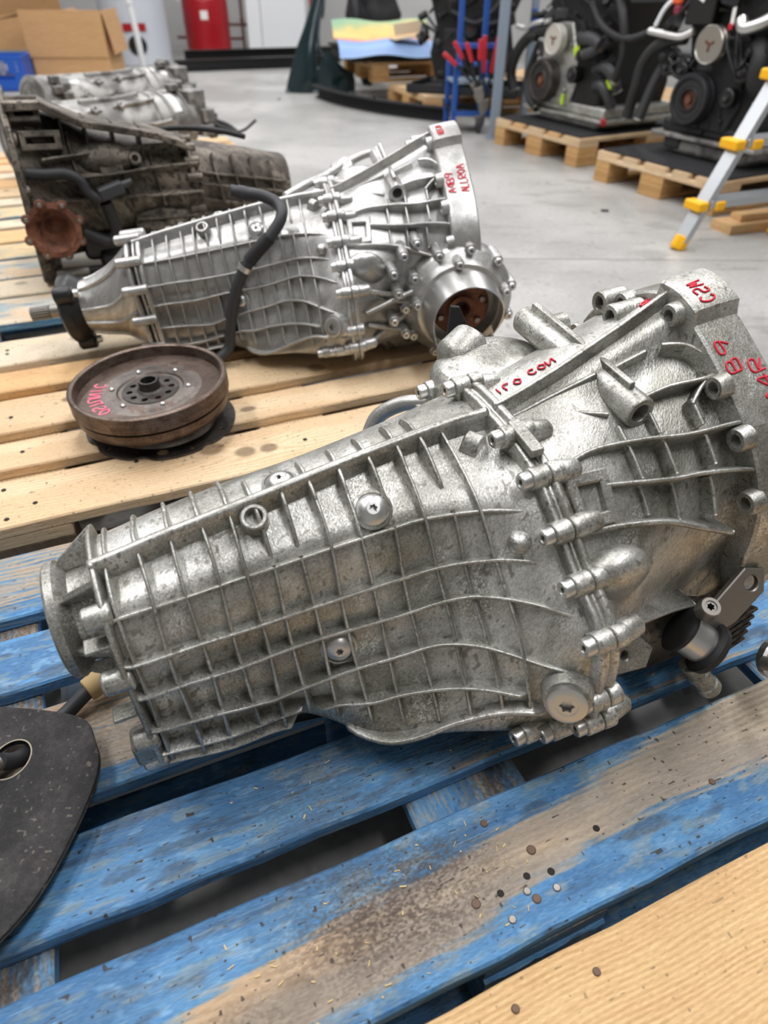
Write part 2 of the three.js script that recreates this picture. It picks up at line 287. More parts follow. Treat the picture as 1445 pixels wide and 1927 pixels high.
const greyWood = { light: [176, 160, 138], darkc: [126, 110, 92], grey: [150, 140, 128] };
const band = (x, pts) => { for (let i = 0; i + 1 < pts.length; i++) if (x <= pts[i + 1][0]) return lerp(pts[i][1], pts[i + 1][1], clamp((x - pts[i][0]) / (pts[i + 1][0] - pts[i][0]))); return pts[pts.length - 1][1]; };
// worn blue boards of the near pallet; x is metres from the board's left end, f runs from the far edge to the near edge
WT.blueB = wood(boardTexture(1101, { w: 2048, h: 320, ...greyWood, light: [196, 182, 160], darkc: [150, 134, 114], knots: 2, specks: 0.75,
  paint: (x, f) => { const up = band(x, [[0, 0.62], [0.25, 0.52], [0.42, 0.36], [0.6, 0.3], [0.75, 0.22], [0.9, 0.03], [1.2, -0.2]]), lo = band(x, [[0, 1.1], [0.22, 0.98], [0.4, 0.86], [0.55, 0.78], [0.68, 0.62], [0.85, 0.6], [1.2, 0.72]]); return 0.5 + 4.5 * Math.max(up - f, f - lo); },
  stain: (x, f) => sstep(0.13, 0.02, Math.hypot((x - 0.47) * 0.75, (f - 0.42) * 0.2)) * 1.2 + sstep(0.07, 0.02, Math.hypot(x - 0.3, (f - 0.8) * 0.2)) * 0.6 }), { roughness: 0.66 });
WT.blueA = wood(boardTexture(1102, { w: 2048, h: 256, ...greyWood, knots: 2, specks: 0.9, paint: (x, f) => 1.15 - 0.9 * sstep(0.1, 0.0, Math.abs(f - 0.93)) * sstep(0.5, 0.62, x) - 0.4 * sstep(0.08, 0, Math.hypot((x - 0.62), (f - 0.12) * 0.3)), stain: (x, f) => 0.5 * sstep(0.1, 0.02, Math.hypot(x - 0.42, (f - 0.6) * 0.1)) + 0.9 * sstep(0.12, 0.02, Math.hypot((x - 0.62) * 0.6, (f - 0.05) * 0.1)) }), { roughness: 0.6 });
WT.blueE = wood(boardTexture(1103, { w: 1024, h: 256, ...greyWood, knots: 5, paint: (x, f) => (f > 0.8 ? 0.9 : 0.12), stain: (x, f) => 0.4 }), { roughness: 0.75 });
WT.blueC = wood(boardTexture(1104, { w: 1024, h: 200, ...greyWood, knots: 2, paint: () => 0.9 }), { roughness: 0.66 });
WT.blueD = wood(boardTexture(1105, { w: 1024, h: 256, ...greyWood, knots: 3, paint: (x, f) => 0.3 + 0.35 * f }), { roughness: 0.72 });
WT.blueBlock = wood(boardTexture(1106, { ...greyWood, knots: 0, paint: () => 1.1}), { roughness: 0.65 });
WT.cross = wood(boardTexture(1107, { w: 512, h: 160, ...greyWood, knots: 1, paint: (x, f) => 0.5, stain: (x, f) => sstep(0.35, 0.75, f) }), { roughness: 0.7 });
WT.whiteBlue = wood(boardTexture(1108, { light: [220, 210, 190], darkc: [176, 160, 136], paint: (x, f) => 0.38, blue: [110, 160, 190], blueDark: [70, 130, 170] }));
WT.whiteBlue2 = wood(boardTexture(1109, { light: [214, 192, 150], darkc: [170, 142, 100], paint: (x, f) => 0.3, blue: [120, 168, 190] }));
M.nail_or_hole = std(0x6f5a4c, 0.6, 0.5); M.nailHoleShade = std(0x2e2a26, 0.8, 0.3);  // second colour is painted shade for sunken nail holes
// EUR-pattern pallet; d0 = left end along the boards; rows = [[n0, n1, material], ...] top boards; all in plank coordinates
function pallet(label, group, origin, turn, len, rows, mats, o = {}) {
  const t = thing('wooden_pallet', label, 'pallet', group, origin, turn), y1 = 0.144, Tb = 0.022;
  const zs = rows.flatMap((r) => [r[0], r[1]]), zmin = Math.min(...zs), zmax = Math.max(...zs), zc = (zmin + zmax) / 2, dep = zmax - zmin;
  rows.forEach(([a, b, m, dx = 0], i) => obj('top_board', at(board(len, Tb, b - a, 40 + i + (o.seed ?? 0)), dx, y1 - Tb / 2, (a + b) / 2), m, t));
  [-len / 2 + 0.0725, 0, len / 2 - 0.0725].forEach((x, i) => {
    obj('cross_board', at(board(dep, Tb, 0.145, 60 + i), x, y1 - Tb * 1.5, zc, 0, Math.PI / 2), mats.cross, t);
    [zmin + 0.05, zc, zmax - 0.05].forEach((z, k) => obj('block', at(board(0.145, 0.078, k === 1 ? 0.145 : 0.1, 80 + i * 3 + k, 0.001, 0.1 * (i * 3 + k), 0.1 * (i * 3 + k) + 0.12), x, 0.061, z + (o.proud && k === 2 ? o.proud : 0)), mats.block, t));
  });
  [zmin + 0.05, zc, zmax - 0.05].forEach((z, k) => obj('bottom_board', at(board(len, Tb, k === 1 ? 0.145 : 0.1, 90 + k), 0, Tb / 2, z), mats.bottom ?? mats.block, t));
  return t;
}
const EUR = [[0, 0.145], [0.185, 0.285], [0.3275, 0.4725], [0.515, 0.615], [0.655, 0.8]];
// local z of a pallet points towards the viewer, so rows are listed from the far edge
const rowsOf = (mats) => EUR.map(([a, b], i) => [a - 0.4, b - 0.4, mats[i]]);
const palletAt = (dc, nc) => { const p = plank(dc, nc); return [p.x, 0, p.z]; };
const bluePallet = pallet('worn blue-painted wooden pallet under the big dirty silver gearbox', null, palletAt(0.2625, 0.581), PHI, 1.2, rowsOf([WT.blueD, WT.blueC, WT.blueE, WT.blueA, WT.blueB]), { cross: WT.cross, block: WT.blueBlock }, { proud: 0.004 });
const barePallet = pallet('bare yellow pine pallet next to the worn blue pallet', null, palletAt(0.62, 0.163 - 0.4), PHI, 1.2, rowsOf([WT.pine0, WT.pine1, WT.pine3, WT.pine1, WT.pine2]), { cross: WT.pine1, block: WT.block }, { seed: 7 });
const palePallet = pallet('pale pine pallet carrying the flywheel and the clean silver gearbox', null, palletAt(0.325, 1.461), PHI, 1.2, rowsOf([WT.pine4, WT.pine3, WT.pine1, WT.pine2, WT.pine2]), { cross: WT.pine1, block: WT.blockDark }, { seed: 13 });
pallet('pale pallet with blue paint traces under the dark dirty gearbox', null, palletAt(0.2, 2.33), PHI, 1.2, [[-0.375, -0.215, WT.whiteBlue2], [-0.19, -0.02, WT.whiteBlue], [0.0, 0.14, WT.pine4], [0.165, 0.35, WT.whiteBlue, 0.02]], { cross: WT.pine1, block: WT.blueBlock }, { seed: 23 });
pallet('pine pallet under the two grey gearboxes with white stickers', null, palletAt(0.2, 3.13), PHI, 1.2, rowsOf([WT.pine1, WT.pine4, WT.whiteBlue2, WT.pine4, WT.pine3]), { cross: WT.pine1, block: WT.block }, { seed: 33 });
pallet('pine pallet at the back, under the grey gearbox with small stickers', null, palletAt(0.3, 3.95), PHI, 1.2, rowsOf([WT.pine1, WT.pine3, WT.pine1, WT.pine4, WT.pine3]), { cross: WT.pine1, block: WT.block }, { seed: 39 });
// ---------------------------------------------------------------- ribbed automatic gearboxes (two of one kind)
// local axes: x along the shaft from the tail to the bell, y up, z to the ribbed side that faces the viewer; sections are [z, y] rings
const ST = [
  [0.045, [[0.03, 0.080], [0.075, 0.055], [0.1, 0.007], [0.106, -0.06], [0.11, -0.128], [0.088, -0.166], [0, -0.17], [-0.085, -0.155], [-0.105, -0.08], [-0.095, 0], [-0.07, 0.05], [-0.025, 0.078]]],
  [0.12, [[0.03, 0.090], [0.077, 0.058], [0.1, 0.007], [0.108, -0.06], [0.115, -0.13], [0.095, -0.175], [0, -0.18], [-0.085, -0.155], [-0.11, -0.08], [-0.102, 0], [-0.075, 0.058], [-0.028, 0.09]]],
  [0.2, [[0.03, 0.1], [0.078, 0.062], [0.1, 0.006], [0.112, -0.06], [0.122, -0.125], [0.105, -0.168], [0, -0.178], [-0.09, -0.155], [-0.115, -0.08], [-0.11, 0], [-0.08, 0.065], [-0.03, 0.1]]],
  [0.28, [[0.025, 0.108], [0.08, 0.068], [0.105, 0.006], [0.13, -0.06], [0.164, -0.13], [0.162, -0.176], [0.02, -0.185], [-0.09, -0.16], [-0.12, -0.08], [-0.115, 0], [-0.085, 0.07], [-0.03, 0.107]]],
  [0.36, [[0.02, 0.115], [0.088, 0.074], [0.118, 0.01], [0.158, -0.05], [0.198, -0.12], [0.195, -0.17], [0.04, -0.19], [-0.09, -0.165], [-0.13, -0.08], [-0.125, 0], [-0.095, 0.072], [-0.04, 0.113]]],
  [0.43, [[0.012, 0.118], [0.098, 0.084], [0.15, 0.022], [0.203, -0.035], [0.235, -0.105], [0.222, -0.172], [0.06, -0.2], [-0.09, -0.175], [-0.14, -0.09], [-0.14, 0], [-0.11, 0.075], [-0.05, 0.115]]],
  [0.495, [[0, 0.118], [0.108, 0.098], [0.185, 0.035], [0.243, -0.01], [0.258, -0.08], [0.24, -0.172], [0.08, -0.205], [-0.1, -0.185], [-0.16, -0.1], [-0.16, 0], [-0.136, 0.07], [-0.07, 0.112]]],
  [0.56, [[0, 0.135], [0.1, 0.105], [0.172, 0.045], [0.213, -0.015], [0.222, -0.09], [0.2, -0.175], [0.07, -0.215], [-0.1, -0.195], [-0.17, -0.1], [-0.17, 0], [-0.14, 0.08], [-0.07, 0.128]]],
  [0.65, [[0, 0.165], [0.096, 0.12], [0.165, 0.06], [0.198, -0.005], [0.203, -0.085], [0.182, -0.165], [0.05, -0.215], [-0.1, -0.2], [-0.18, -0.1], [-0.18, 0.02], [-0.14, 0.1], [-0.07, 0.152]]],
  [0.745, [[0, 0.195], [0.09, 0.145], [0.15, 0.095], [0.187, 0.035], [0.195, -0.04], [0.178, -0.125], [0.06, -0.205], [-0.08, -0.21], [-0.18, -0.12], [-0.195, 0], [-0.15, 0.12], [-0.07, 0.18]]]];
const crom = (a, b, c, d, t) => 0.5 * (2 * b + (c - a) * t + (2 * a - 5 * b + 4 * c - d) * t * t + (3 * b - a - 3 * c + d) * t * t * t);
function lofter(ST) {
  const K = ST[0][1].length, n = ST.length - 1;
  const ctrl = (u) => {
    u = clamp(u, ST[0][0], ST[n][0]); let i = 0; while (i < n - 1 && u >= ST[i + 1][0]) i++;
    const t = (u - ST[i][0]) / (ST[i + 1][0] - ST[i][0]), a = ST[Math.max(i - 1, 0)][1], b = ST[i][1], c = ST[i + 1][1], d = ST[Math.min(i + 2, n)][1];
    return b.map((_, k) => [crom(a[k][0], b[k][0], c[k][0], d[k][0], t), crom(a[k][1], b[k][1], c[k][1], d[k][1], t)]);
  };
  let lastU = NaN, lastC = null;
  const P = (u, s) => {
    if (u !== lastU) { lastC = ctrl(u); lastU = u; } const C = lastC;
    s = ((s % K) + K) % K; const i = Math.floor(s), t = s - i, a = C[(i + K - 1) % K], b = C[i], c = C[(i + 1) % K], d = C[(i + 2) % K];
    return V3(u, crom(a[1], b[1], c[1], d[1], t), crom(a[0], b[0], c[0], d[0], t));
  };
  const lo = ST[0][0], hi = ST[n][0];
  const Nm = (u, s) => {   // outward normal
    const e = 0.004, ua = Math.max(lo, u - e), ub = Math.min(hi, u + e);
    const du = P(ub, s).sub(P(ua, s)), ds = P(u, s + 0.03).sub(P(u, s - 0.03));
    return du.cross(ds).normalize().multiplyScalar(-1);
  };
  return { P, Nm, K, at: (u, s, h = 0) => P(u, s).addScaledVector(Nm(u, s), h) };
}
// skin of a loft between u0 and u1, offset outwards by h(u, s); closed with end caps
function skin(S, u0, u1, nu, ns, h, s0 = 7, caps = true) {
  const pos = [], uv = [], idx = []; let acc;
  for (let i = 0; i <= nu; i++) { const u = lerp(u0, u1, i / nu); acc = 0; let prev = null; for (let j = 0; j <= ns; j++) { const s = s0 + S.K * j / ns, p = S.at(u, s, h(u, s)); if (prev) acc += p.distanceTo(prev); prev = p; pos.push(p.x, p.y, p.z); uv.push(u, acc); } }
  const w = ns + 1;
  for (let i = 0; i < nu; i++) for (let j = 0; j < ns; j++) { const a = i * w + j, b = a + 1, c = a + w, d = c + 1; idx.push(a, c, b, b, c, d); }
  if (caps) for (const i of [0, nu]) { let c = V3(); for (let j = 0; j < ns; j++) c.add(V3(...pos.slice((i * w + j) * 3, (i * w + j) * 3 + 3))); c.multiplyScalar(1 / ns); const ci = pos.length / 3; pos.push(c.x, c.y, c.z); uv.push(0, 0); const base = pos.length / 3; for (let j = 0; j <= ns; j++) { const k = (i * w + j) * 3; pos.push(pos[k], pos[k + 1], pos[k + 2]); uv.push(pos[k + 2], pos[k + 1]); } for (let j = 0; j < ns; j++) i ? idx.push(ci, base + j + 1, base + j) : idx.push(ci, base + j, base + j + 1); }
  const g = new THREE.BufferGeometry(); g.setAttribute('position', new THREE.Float32BufferAttribute(pos, 3)); g.setAttribute('uv', new THREE.Float32BufferAttribute(uv, 2)); g.setIndex(idx); g.computeVertexNormals();
  return outward(g);
}
function outward(g) { const n = g.attributes.normal, p = g.attributes.position, c = V3(); for (let i = 0; i < p.count; i++) c.add(V3().fromBufferAttribute(p, i)); c.multiplyScalar(1 / p.count); let s = 0; for (let i = 0; i < p.count; i++) s += V3().fromBufferAttribute(p, i).sub(c).dot(V3().fromBufferAttribute(n, i)); if (s < 0) { const q = g.index.array; for (let i = 0; i < q.length; i += 3) { const t = q[i + 1]; q[i + 1] = q[i + 2]; q[i + 2] = t; } g.computeVertexNormals(); } return g; }
// a cast rib standing on the loft along the path [[u, s], ...]: root at h0, crest at h1, tapering to the ends
function rib(S, path, h0, h1, t, o = {}) {
  const L = path.length - 1, N = o.n ?? Math.max(6, L * 6), pts = [];
  const get = (k, i) => path[clamp(i, 0, L)][k];
  for (let i = 0; i <= N; i++) { const q = i / N * L, a = Math.min(L - 1, Math.floor(q)), f = q - a; pts.push([crom(get(0, a - 1), get(0, a), get(0, a + 1), get(0, a + 2), f), crom(get(1, a - 1), get(1, a), get(1, a + 1), get(1, a + 2), f)]); }
  const base = pts.map(([u, s]) => S.P(u, s)), nrm = pts.map(([u, s]) => S.Nm(u, s));
  const pos = [], uv = [], idx = [], e0 = o.e0 ?? 0, e1 = o.e1 ?? 0; let len = 0;
  for (let i = 0; i <= N; i++) {
    const tg = base[Math.min(N, i + 1)].clone().sub(base[Math.max(0, i - 1)]).normalize(), c = tg.clone().cross(nrm[i]).normalize(), q = i / N;
    if (i) len += base[i].distanceTo(base[i - 1]);
    let top = h1 * 1; if (e0 && q < e0) top = lerp(h0 + 0.001, h1, Math.sqrt(q / e0)); if (e1 && q > 1 - e1) top = lerp(h0 + 0.001, h1, Math.sqrt((1 - q) / e1));
    const tt = t / 2, sec = [[-tt * 1.5, h0 - 0.004], [-tt * 1.0, lerp(h0, top, 0.55)], [-tt * 0.8, top - tt * 0.35], [-tt * 0.3, top], [tt * 0.3, top], [tt * 0.8, top - tt * 0.35], [tt * 1.0, lerp(h0, top, 0.55)], [tt * 1.5, h0 - 0.004]];
    sec.forEach(([x, y], k) => { const p = base[i].clone().addScaledVector(c, x).addScaledVector(nrm[i], y); pos.push(p.x, p.y, p.z); uv.push(len, k * 0.004 + (o.v ?? 0)); });
  }
  for (let i = 0; i < N; i++) for (let k = 0; k < 7; k++) { const a = i * 8 + k, b = a + 1, c = a + 8, d = c + 1; idx.push(a, c, b, b, c, d); }
  for (const i of [0, N]) for (let k = 1; k < 7; k++) i ? idx.push(i * 8, i * 8 + k, i * 8 + k + 1) : idx.push(0, k + 1, k);
  const g = new THREE.BufferGeometry(); g.setAttribute('position', new THREE.Float32BufferAttribute(pos, 3)); g.setAttribute('uv', new THREE.Float32BufferAttribute(uv, 2)); g.setIndex(idx); g.computeVertexNormals();
  return boxUV(outward(g));
}
const S1 = lofter(ST);
const lobe = (s) => sstep(-0.42, -0.34, s) * sstep(0.4, 0.3, s);
// red paint-pen writing: strokes as thin raised ribbons on the casting
function strokes(word, map, r) {
  const F = { A: [[[0, 0], [0.5, 1], [1, 0]], [[0.2, 0.4], [0.8, 0.4]]], 4: [[[0.7, 0], [0.7, 1], [0, 0.35], [1, 0.35]]], B: [[[0, 0], [0, 1], [0.8, 0.9], [0.75, 0.55], [0, 0.5], [0.9, 0.4], [0.9, 0.05], [0, 0]]], 9: [[[0.9, 0.6], [0.1, 0.55], [0.1, 0.95], [0.9, 0.95], [0.9, 0.6], [0.6, 0]]], R: [[[0, 0], [0, 1], [0.9, 0.95], [0.9, 0.55], [0, 0.5], [0.9, 0]]], C: [[[0.9, 0.85], [0.4, 1], [0, 0.5], [0.4, 0], [0.9, 0.15]]], S: [[[0.9, 0.9], [0.2, 1], [0.1, 0.6], [0.9, 0.4], [0.8, 0.02], [0, 0.1]]], W: [[[0, 1], [0.25, 0], [0.5, 0.7], [0.75, 0], [1, 1]]], P: [[[0, 0], [0, 1], [0.9, 0.9], [0.9, 0.5], [0, 0.45]]], H: [[[0, 0], [0, 1]], [[0, 0.5], [0.9, 0.5]], [[0.9, 0], [0.9, 1]]], I: [[[0.4, 0], [0.4, 1]]], L: [[[0, 1], [0, 0], [0.8, 0]]], O: [[[0.5, 0], [0, 0.5], [0.5, 1], [1, 0.5], [0.5, 0]]], N: [[[0, 0], [0, 1], [0.9, 0], [0.9, 1]]], D: [[[0, 0], [0, 1], [0.9, 0.7], [0.9, 0.3], [0, 0]]], U: [[[0, 1], [0.05, 0.1], [0.5, 0], [0.9, 0.1], [0.9, 1]]], T: [[[0.5, 0], [0.5, 1]], [[0, 1], [1, 1]]], M: [[[0, 0], [0.1, 1], [0.5, 0.3], [0.9, 1], [1, 0]]], E: [[[0.9, 1], [0, 1], [0, 0], [0.9, 0]], [[0, 0.5], [0.7, 0.5]]] };
  const out = [];
  [...word].forEach((ch, i) => { for (const st of F[ch] ?? []) { const pts = st.map(([x, y]) => map(i * 1.35 + x, y)); if (pts.length === 2) pts.splice(1, 0, pts[0].clone().lerp(pts[1], 0.5)); out.push(tube(pts, r, pts.length * 5, 5, false, 0.2)); } });
  return merged(out);
}
function gearbox(label, group, A, W, V, T, alu, o) {
  const t = thing('gearbox', label, 'gearbox', group); t.matrixAutoUpdate = true;
  const m = new THREE.Matrix4().makeBasis(A, W, V).setPosition(T); m.decompose(t.position, t.quaternion, t.scale); t.scale.set(1, 1, 1);
  const S = S1, up = V3(0, 1, 0), X = V3(1, 0, 0);
  const inC = (u, s) => { s = ((s % 12) + 12) % 12; return -0.008 - 0.009 * sstep(2.3, 2.9, s) * sstep(5.2, 4.8, s) * sstep(0.27, 0.2, u) - 0.005 * sstep(2.2, 2.7, s) * sstep(4.2, 3.7, s) * sstep(0.2, 0.27, u) * sstep(0.46, 0.42, u) - 0.006 * sstep(0.02, 0.12, s) * sstep(0.9, 0.45, s); }, dz = (s) => { s = ((s % 12) + 12) % 12; return sstep(0.05, 0.5, s) * sstep(4.9, 4.3, s); };
  const inB = (u, s) => -0.007 - 0.019 * sstep(0.512, 0.57, u) * dz(s) * (1 - 0.85 * sstep(2.2, 2.9, s) * sstep(0.66, 0.56, u)) - 0.022 * sstep(0.56, 0.6, u) * sstep(2.5, 3, s) * sstep(4, 3.5, s) - 0.02 * sstep(0.53, 0.62, u) * sstep(0.05, 0.25, s) * sstep(1.1, 0.7, s);
  // --- case
  const cs = obj('case', skin(S, 0.045, 0.496, 70, 132, inC), alu, t);
  const us = [0.06, 0.0925, 0.125, 0.157, 0.186, 0.212, 0.242, 0.272, 0.306, 0.34, 0.374, 0.402, 0.43];
  us.forEach((u, i) => {
    const high = i === 5 || i === 6 || i === 9, s0 = i === 5 || i === 6 || i === 9 || i === 11 ? 1.05 : -0.02;
    const sEnd = u < 0.21 ? 5.2 : u < 0.26 ? 4.2 : 4.25 + (u - 0.28) * 0.8, w = (s) => [u + (i % 2 ? 0.001 : -0.001) * Math.sin(s * 2), s];
    const path = []; for (let s = s0; s <= sEnd + 0.01; s += (sEnd - s0) / 14) path.push(w(s));
    obj('rib', rib(S, path, -0.019, i % 3 === 1 ? 0.0018 : 0.0005, 0.0046, { n: 44, e1: 0.05 }), alu, cs);
    // deep fin just under the spine
    if (u > 0.19 && u < 0.43) obj('rib', rib(S, [w(-0.02), w(0.35), w(high ? 1.0 : 0.75)], -0.016, 0.005, 0.0055, { n: 14, e1: 0.7 }), alu, cs);
    // short fins on the far slope above the spine
    if (i > 0 && i < 12) obj('rib', rib(S, [w(-0.12), w(-0.45), w(-0.85)], -0.009, 0.003, 0.005, { n: 10, e1: 0.6 }), alu, cs);
    if (u < 0.21) obj('rib', rib(S, [w(-0.12), w(-1.2), w(-2.2)], -0.009, -0.003, 0.0045, { n: 14, e1: 0.2 }), alu, cs);
  });
  const Ls = [[[0.05, 1.2], [0.06, 1.1], [0.125, 1.11], [0.185, 1.1], [0.27, 1.11], [0.34, 1.08], [0.37, 1.07], [0.43, 1.18], [0.484, 1.36]],
    [[0.047, 1.85], [0.06, 2], [0.125, 2], [0.185, 2.01], [0.28, 1.94], [0.34, 1.88], [0.39, 1.82], [0.43, 1.84], [0.475, 1.93]],
    [[0.047, 2.6], [0.06, 2.66], [0.1, 2.65], [0.16, 2.67], [0.24, 2.54], [0.33, 2.46], [0.38, 2.34], [0.41, 2.32], [0.45, 2.46], [0.484, 2.72]],
    [[0.047, 3.3], [0.06, 3.38], [0.12, 3.42], [0.16, 3.5], [0.19, 3.5], [0.26, 3.2], [0.32, 3.08], [0.36, 3.0], [0.4, 3.04], [0.43, 3.24], [0.482, 3.76]],
    [[0.047, 4.0], [0.06, 4.05], [0.12, 4.1], [0.16, 4.12], [0.21, 4.0]],
    [[0.215, 3.95], [0.245, 3.74], [0.28, 3.68], [0.32, 3.6], [0.39, 3.62], [0.43, 3.78]],
    [[0.047, 4.55], [0.12, 4.6], [0.2, 4.62]]];
  const hL = [0.0005, 0.004, 0.004, 0.0045, 0.002, 0.005, 0.003];
  Ls.forEach((p, i) => obj('rib', rib(S, p, -0.019, hL[i], 0.0052, { e1: i < 4 ? 0.16 : 0.05, e0: i === 5 ? 0.1 : 0 }), alu, cs));
  // pan rail along the foot of the bulge
  obj('pan_rail', rib(S, [[0.24, 4.55], [0.3, 4.5], [0.36, 4.2], [0.41, 4.02], [0.45, 4.2]], -0.014, 0.006, 0.008, { e1: 0.1, e0: 0.2 }), alu, cs);
  // flat-topped spine
  obj('spine', rib(S, [[0.046, -0.02], [0.12, -0.05], [0.22, -0.06], [0.34, -0.06], [0.44, -0.02], [0.492, 0.06]], -0.012, 0.009, 0.013, { n: 40 }), alu, cs);
  // end frame at the tail of the case
  obj('end_frame', rib(S, [[0.049, -1.6], [0.049, -0.6], [0.049, 0], [0.049, 1], [0.049, 2], [0.049, 3], [0.049, 4], [0.049, 4.9]], -0.012, 0.0055, 0.007, { n: 60 }), alu, cs);
  // smooth raised panel between spine and first long rib, plugs and bosses
  const plug = (u, s, r, h, name, lift = -0.008) => { const n = S.Nm(u, s), a = S.at(u, s, lift); obj('plug_seat', turned(a.clone().addScaledVector(n, -0.006), n, [[0, 0], [r * 1.45, 0], [r * 1.38, 0.009], [r * 1.16, 0.0105], [r * 1.14, 0.008], [0, 0.008]], 28), alu, cs); return screw(t, name, a.clone().addScaledVector(n, 0.002), n, r, h, M.zinc, true); };
  plug(0.325, 0.72, 0.0155, 0.009, 'plug'); plug(0.258, 2.84, 0.0145, 0.009, 'plug'); plug(0.245, -0.34, 0.014, 0.009, 'plug');
  { const n = S.Nm(0.208, 0.24), a = S.at(0.208, 0.24, -0.012); const b = obj('ring_boss', turned(a, n, [[0, 0], [0.0145, 0], [0.014, 0.0165], [0.0125, 0.018], [0.0098, 0.018], [0.0085, 0.016], [0.0085, 0.006], [0, 0.006]], 28), alu, cs); }
  obj('cast_pad', rib(S, [[0.455, 0.22], [0.46, 0.3], [0.466, 0.38]], -0.01, 0.003, 0.02, { n: 6 }), alu, cs);
  { const n = S.Nm(0.46, 1.64), a = S.at(0.455, 1.66, -0.012); obj('lug', turned(a, n, [[0, 0], [0.014, 0], [0.011, 0.012], [0.006, 0.016], [0, 0.017]], 16), alu, cs); }
  // --- joint: two flanges with a groove between
  const ringRib = (u, h, w, name, par) => obj(name, rib(S, Array.from({ length: 25 }, (_, i) => [u, -3 + i * 0.375]), -0.012, h, w, { n: 120 }), alu, par);
  const j1 = ringRib(0.4935, 0.006, 0.010, 'joint_flange', t), j2 = ringRib(0.5075, 0.008, 0.012, 'joint_flange', t);
  ringRib(0.5005, 0.003, 0.008, 'gasket_bead', j1);
  const boltS = [-1.9, -0.82, 0.5, 1.04, 1.62, 2.24, 3.08, 4.16, 4.55];
  boltS.forEach((s, i) => {
    const n = S.Nm(0.5, s), a = S.at(0.5, s, 0.004), r = 0.0125;
    obj('bolt_boss', [rod(V3(0.481, a.y, a.z), V3(0.503, a.y, a.z), r, r, 20), at(box(0.02, 0.012, 0.02, 0.004), 0.492, a.y - n.y * 0.008, a.z - n.z * 0.008)], alu, j1);
    obj('bolt_boss', [rod(V3(0.503, a.y, a.z), V3(0.52, a.y, a.z), r * 1.05, r * 1.05, 20)], alu, j2);
    if (i !== 7) { const L = i === 5 ? 0.05 : 0.034; obj('bolt_boss', [rod(V3(0.51, a.y - n.y * 0.003, a.z - n.z * 0.003), V3(0.512 + L, a.y - n.y * 0.008, a.z - n.z * 0.008), r * 1.1, r * 0.95, 20, 0.006)], alu, j2); }
    screw(t, 'flange_bolt', V3(0.482, a.y, a.z), V3(-1, 0, 0), 0.0098, 0.0115, M.zinc);
    // triangular fillet behind the bolt head
  });
  // drain plug boss low on the ribbed side
  { const a = S.at(0.47, 4.05, -0.03), n = S.Nm(0.46, 3.7).add(V3(-0.25, 0.25, 0.2)).normalize(); obj('plug_boss', turned(a, n, [[0, 0], [0.032, 0], [0.027, 0.032], [0.024, 0.044], [0, 0.045]], 28), alu, cs); screw(t, 'drain_plug', a.clone().addScaledVector(n, 0.044), n, 0.021, 0.008, M.zinc); }
  for (const [u, s] of [[0.452, 4.6], [0.425, 4.62]]) { const a = S.at(u, s, -0.002); obj('bolt_boss', rod(V3(a.x - 0.004, a.y, a.z), V3(a.x + 0.05, a.y, a.z), 0.0125), alu, cs); screw(t, 'flange_bolt', V3(a.x - 0.004, a.y, a.z), V3(-1, 0, 0.15), 0.0098, 0.0115, M.zinc); }
  // --- bell housing
  const bh = obj('bell_housing', skin(S, 0.504, 0.745, 48, 132, inB), alu, t);
  const Rs = [[[[0.528, 1.04], [0.565, 1.02], [0.598, 1.08], [0.643, 1.22], [0.688, 1.44], [0.742, 1.7]], 0.0, 0.006],
    [[[0.562, 1.43], [0.61, 1.6], [0.648, 1.76], [0.683, 1.96], [0.745, 2.5]], 0, 0.006], [[[0.51, 1.7], [0.555, 1.9], [0.615, 2.16], [0.653, 2.5], [0.705, 3.16]], 0.003, 0.008],
    [[[0.556, 0.25], [0.582, 0.5], [0.612, 0.7]], -0.012, 0.006], [[[0.65, 0.74], [0.683, 0.78], [0.72, 0.9], [0.743, 0.94]], -0.004, 0.006],
    [[[0.512, 0.18], [0.575, 0.2], [0.622, 0.24]], -0.006, 0.007], [[[0.638, 0.28], [0.66, 0.29], [0.684, 0.31]], -0.008, 0.007], [[[0.56, 3.4], [0.582, 3.62], [0.633, 3.86], [0.68, 4.28]], 0.001, 0.007], [[[0.7, 0.36], [0.725, 0.5], [0.742, 0.72]], -0.004, 0.007], [[[0.7, 1.1], [0.72, 0.97], [0.742, 0.9]], -0.006, 0.006]];
  Rs.forEach(([p, h, w]) => obj('rib', rib(S, p, -0.03, h, w, { n: 30 }), alu, bh));
  for (const [u, a, b, h] of [[0.615, 0.86, 1.08, -0.012], [0.655, 0.8, 1.18, -0.013], [0.702, 1.03, 1.4, -0.008], [0.612, 1.14, 1.56, -0.006], [0.652, 1.28, 1.72, -0.006], [0.697, 1.52, 1.96, -0.004], [0.609, 1.62, 2.02, -0.012], [0.646, 1.78, 2.36, -0.012], [0.688, 2.06, 2.7, -0.006], [0.58, 0.02, 0.2, -0.01]]) obj('rib', rib(S, [[u, a], [u, (a + b) / 2], [u, b]], -0.03, h, 0.006, { n: 12 }), alu, bh);
  // tall web carrying the spine up to the rim
  obj('web', rib(S, [[0.502, 0.06], [0.56, 0.02], [0.63, -0.04], [0.7, -0.12], [0.745, -0.22]], -0.04, 0.01, 0.008, { n: 40 }), alu, bh);
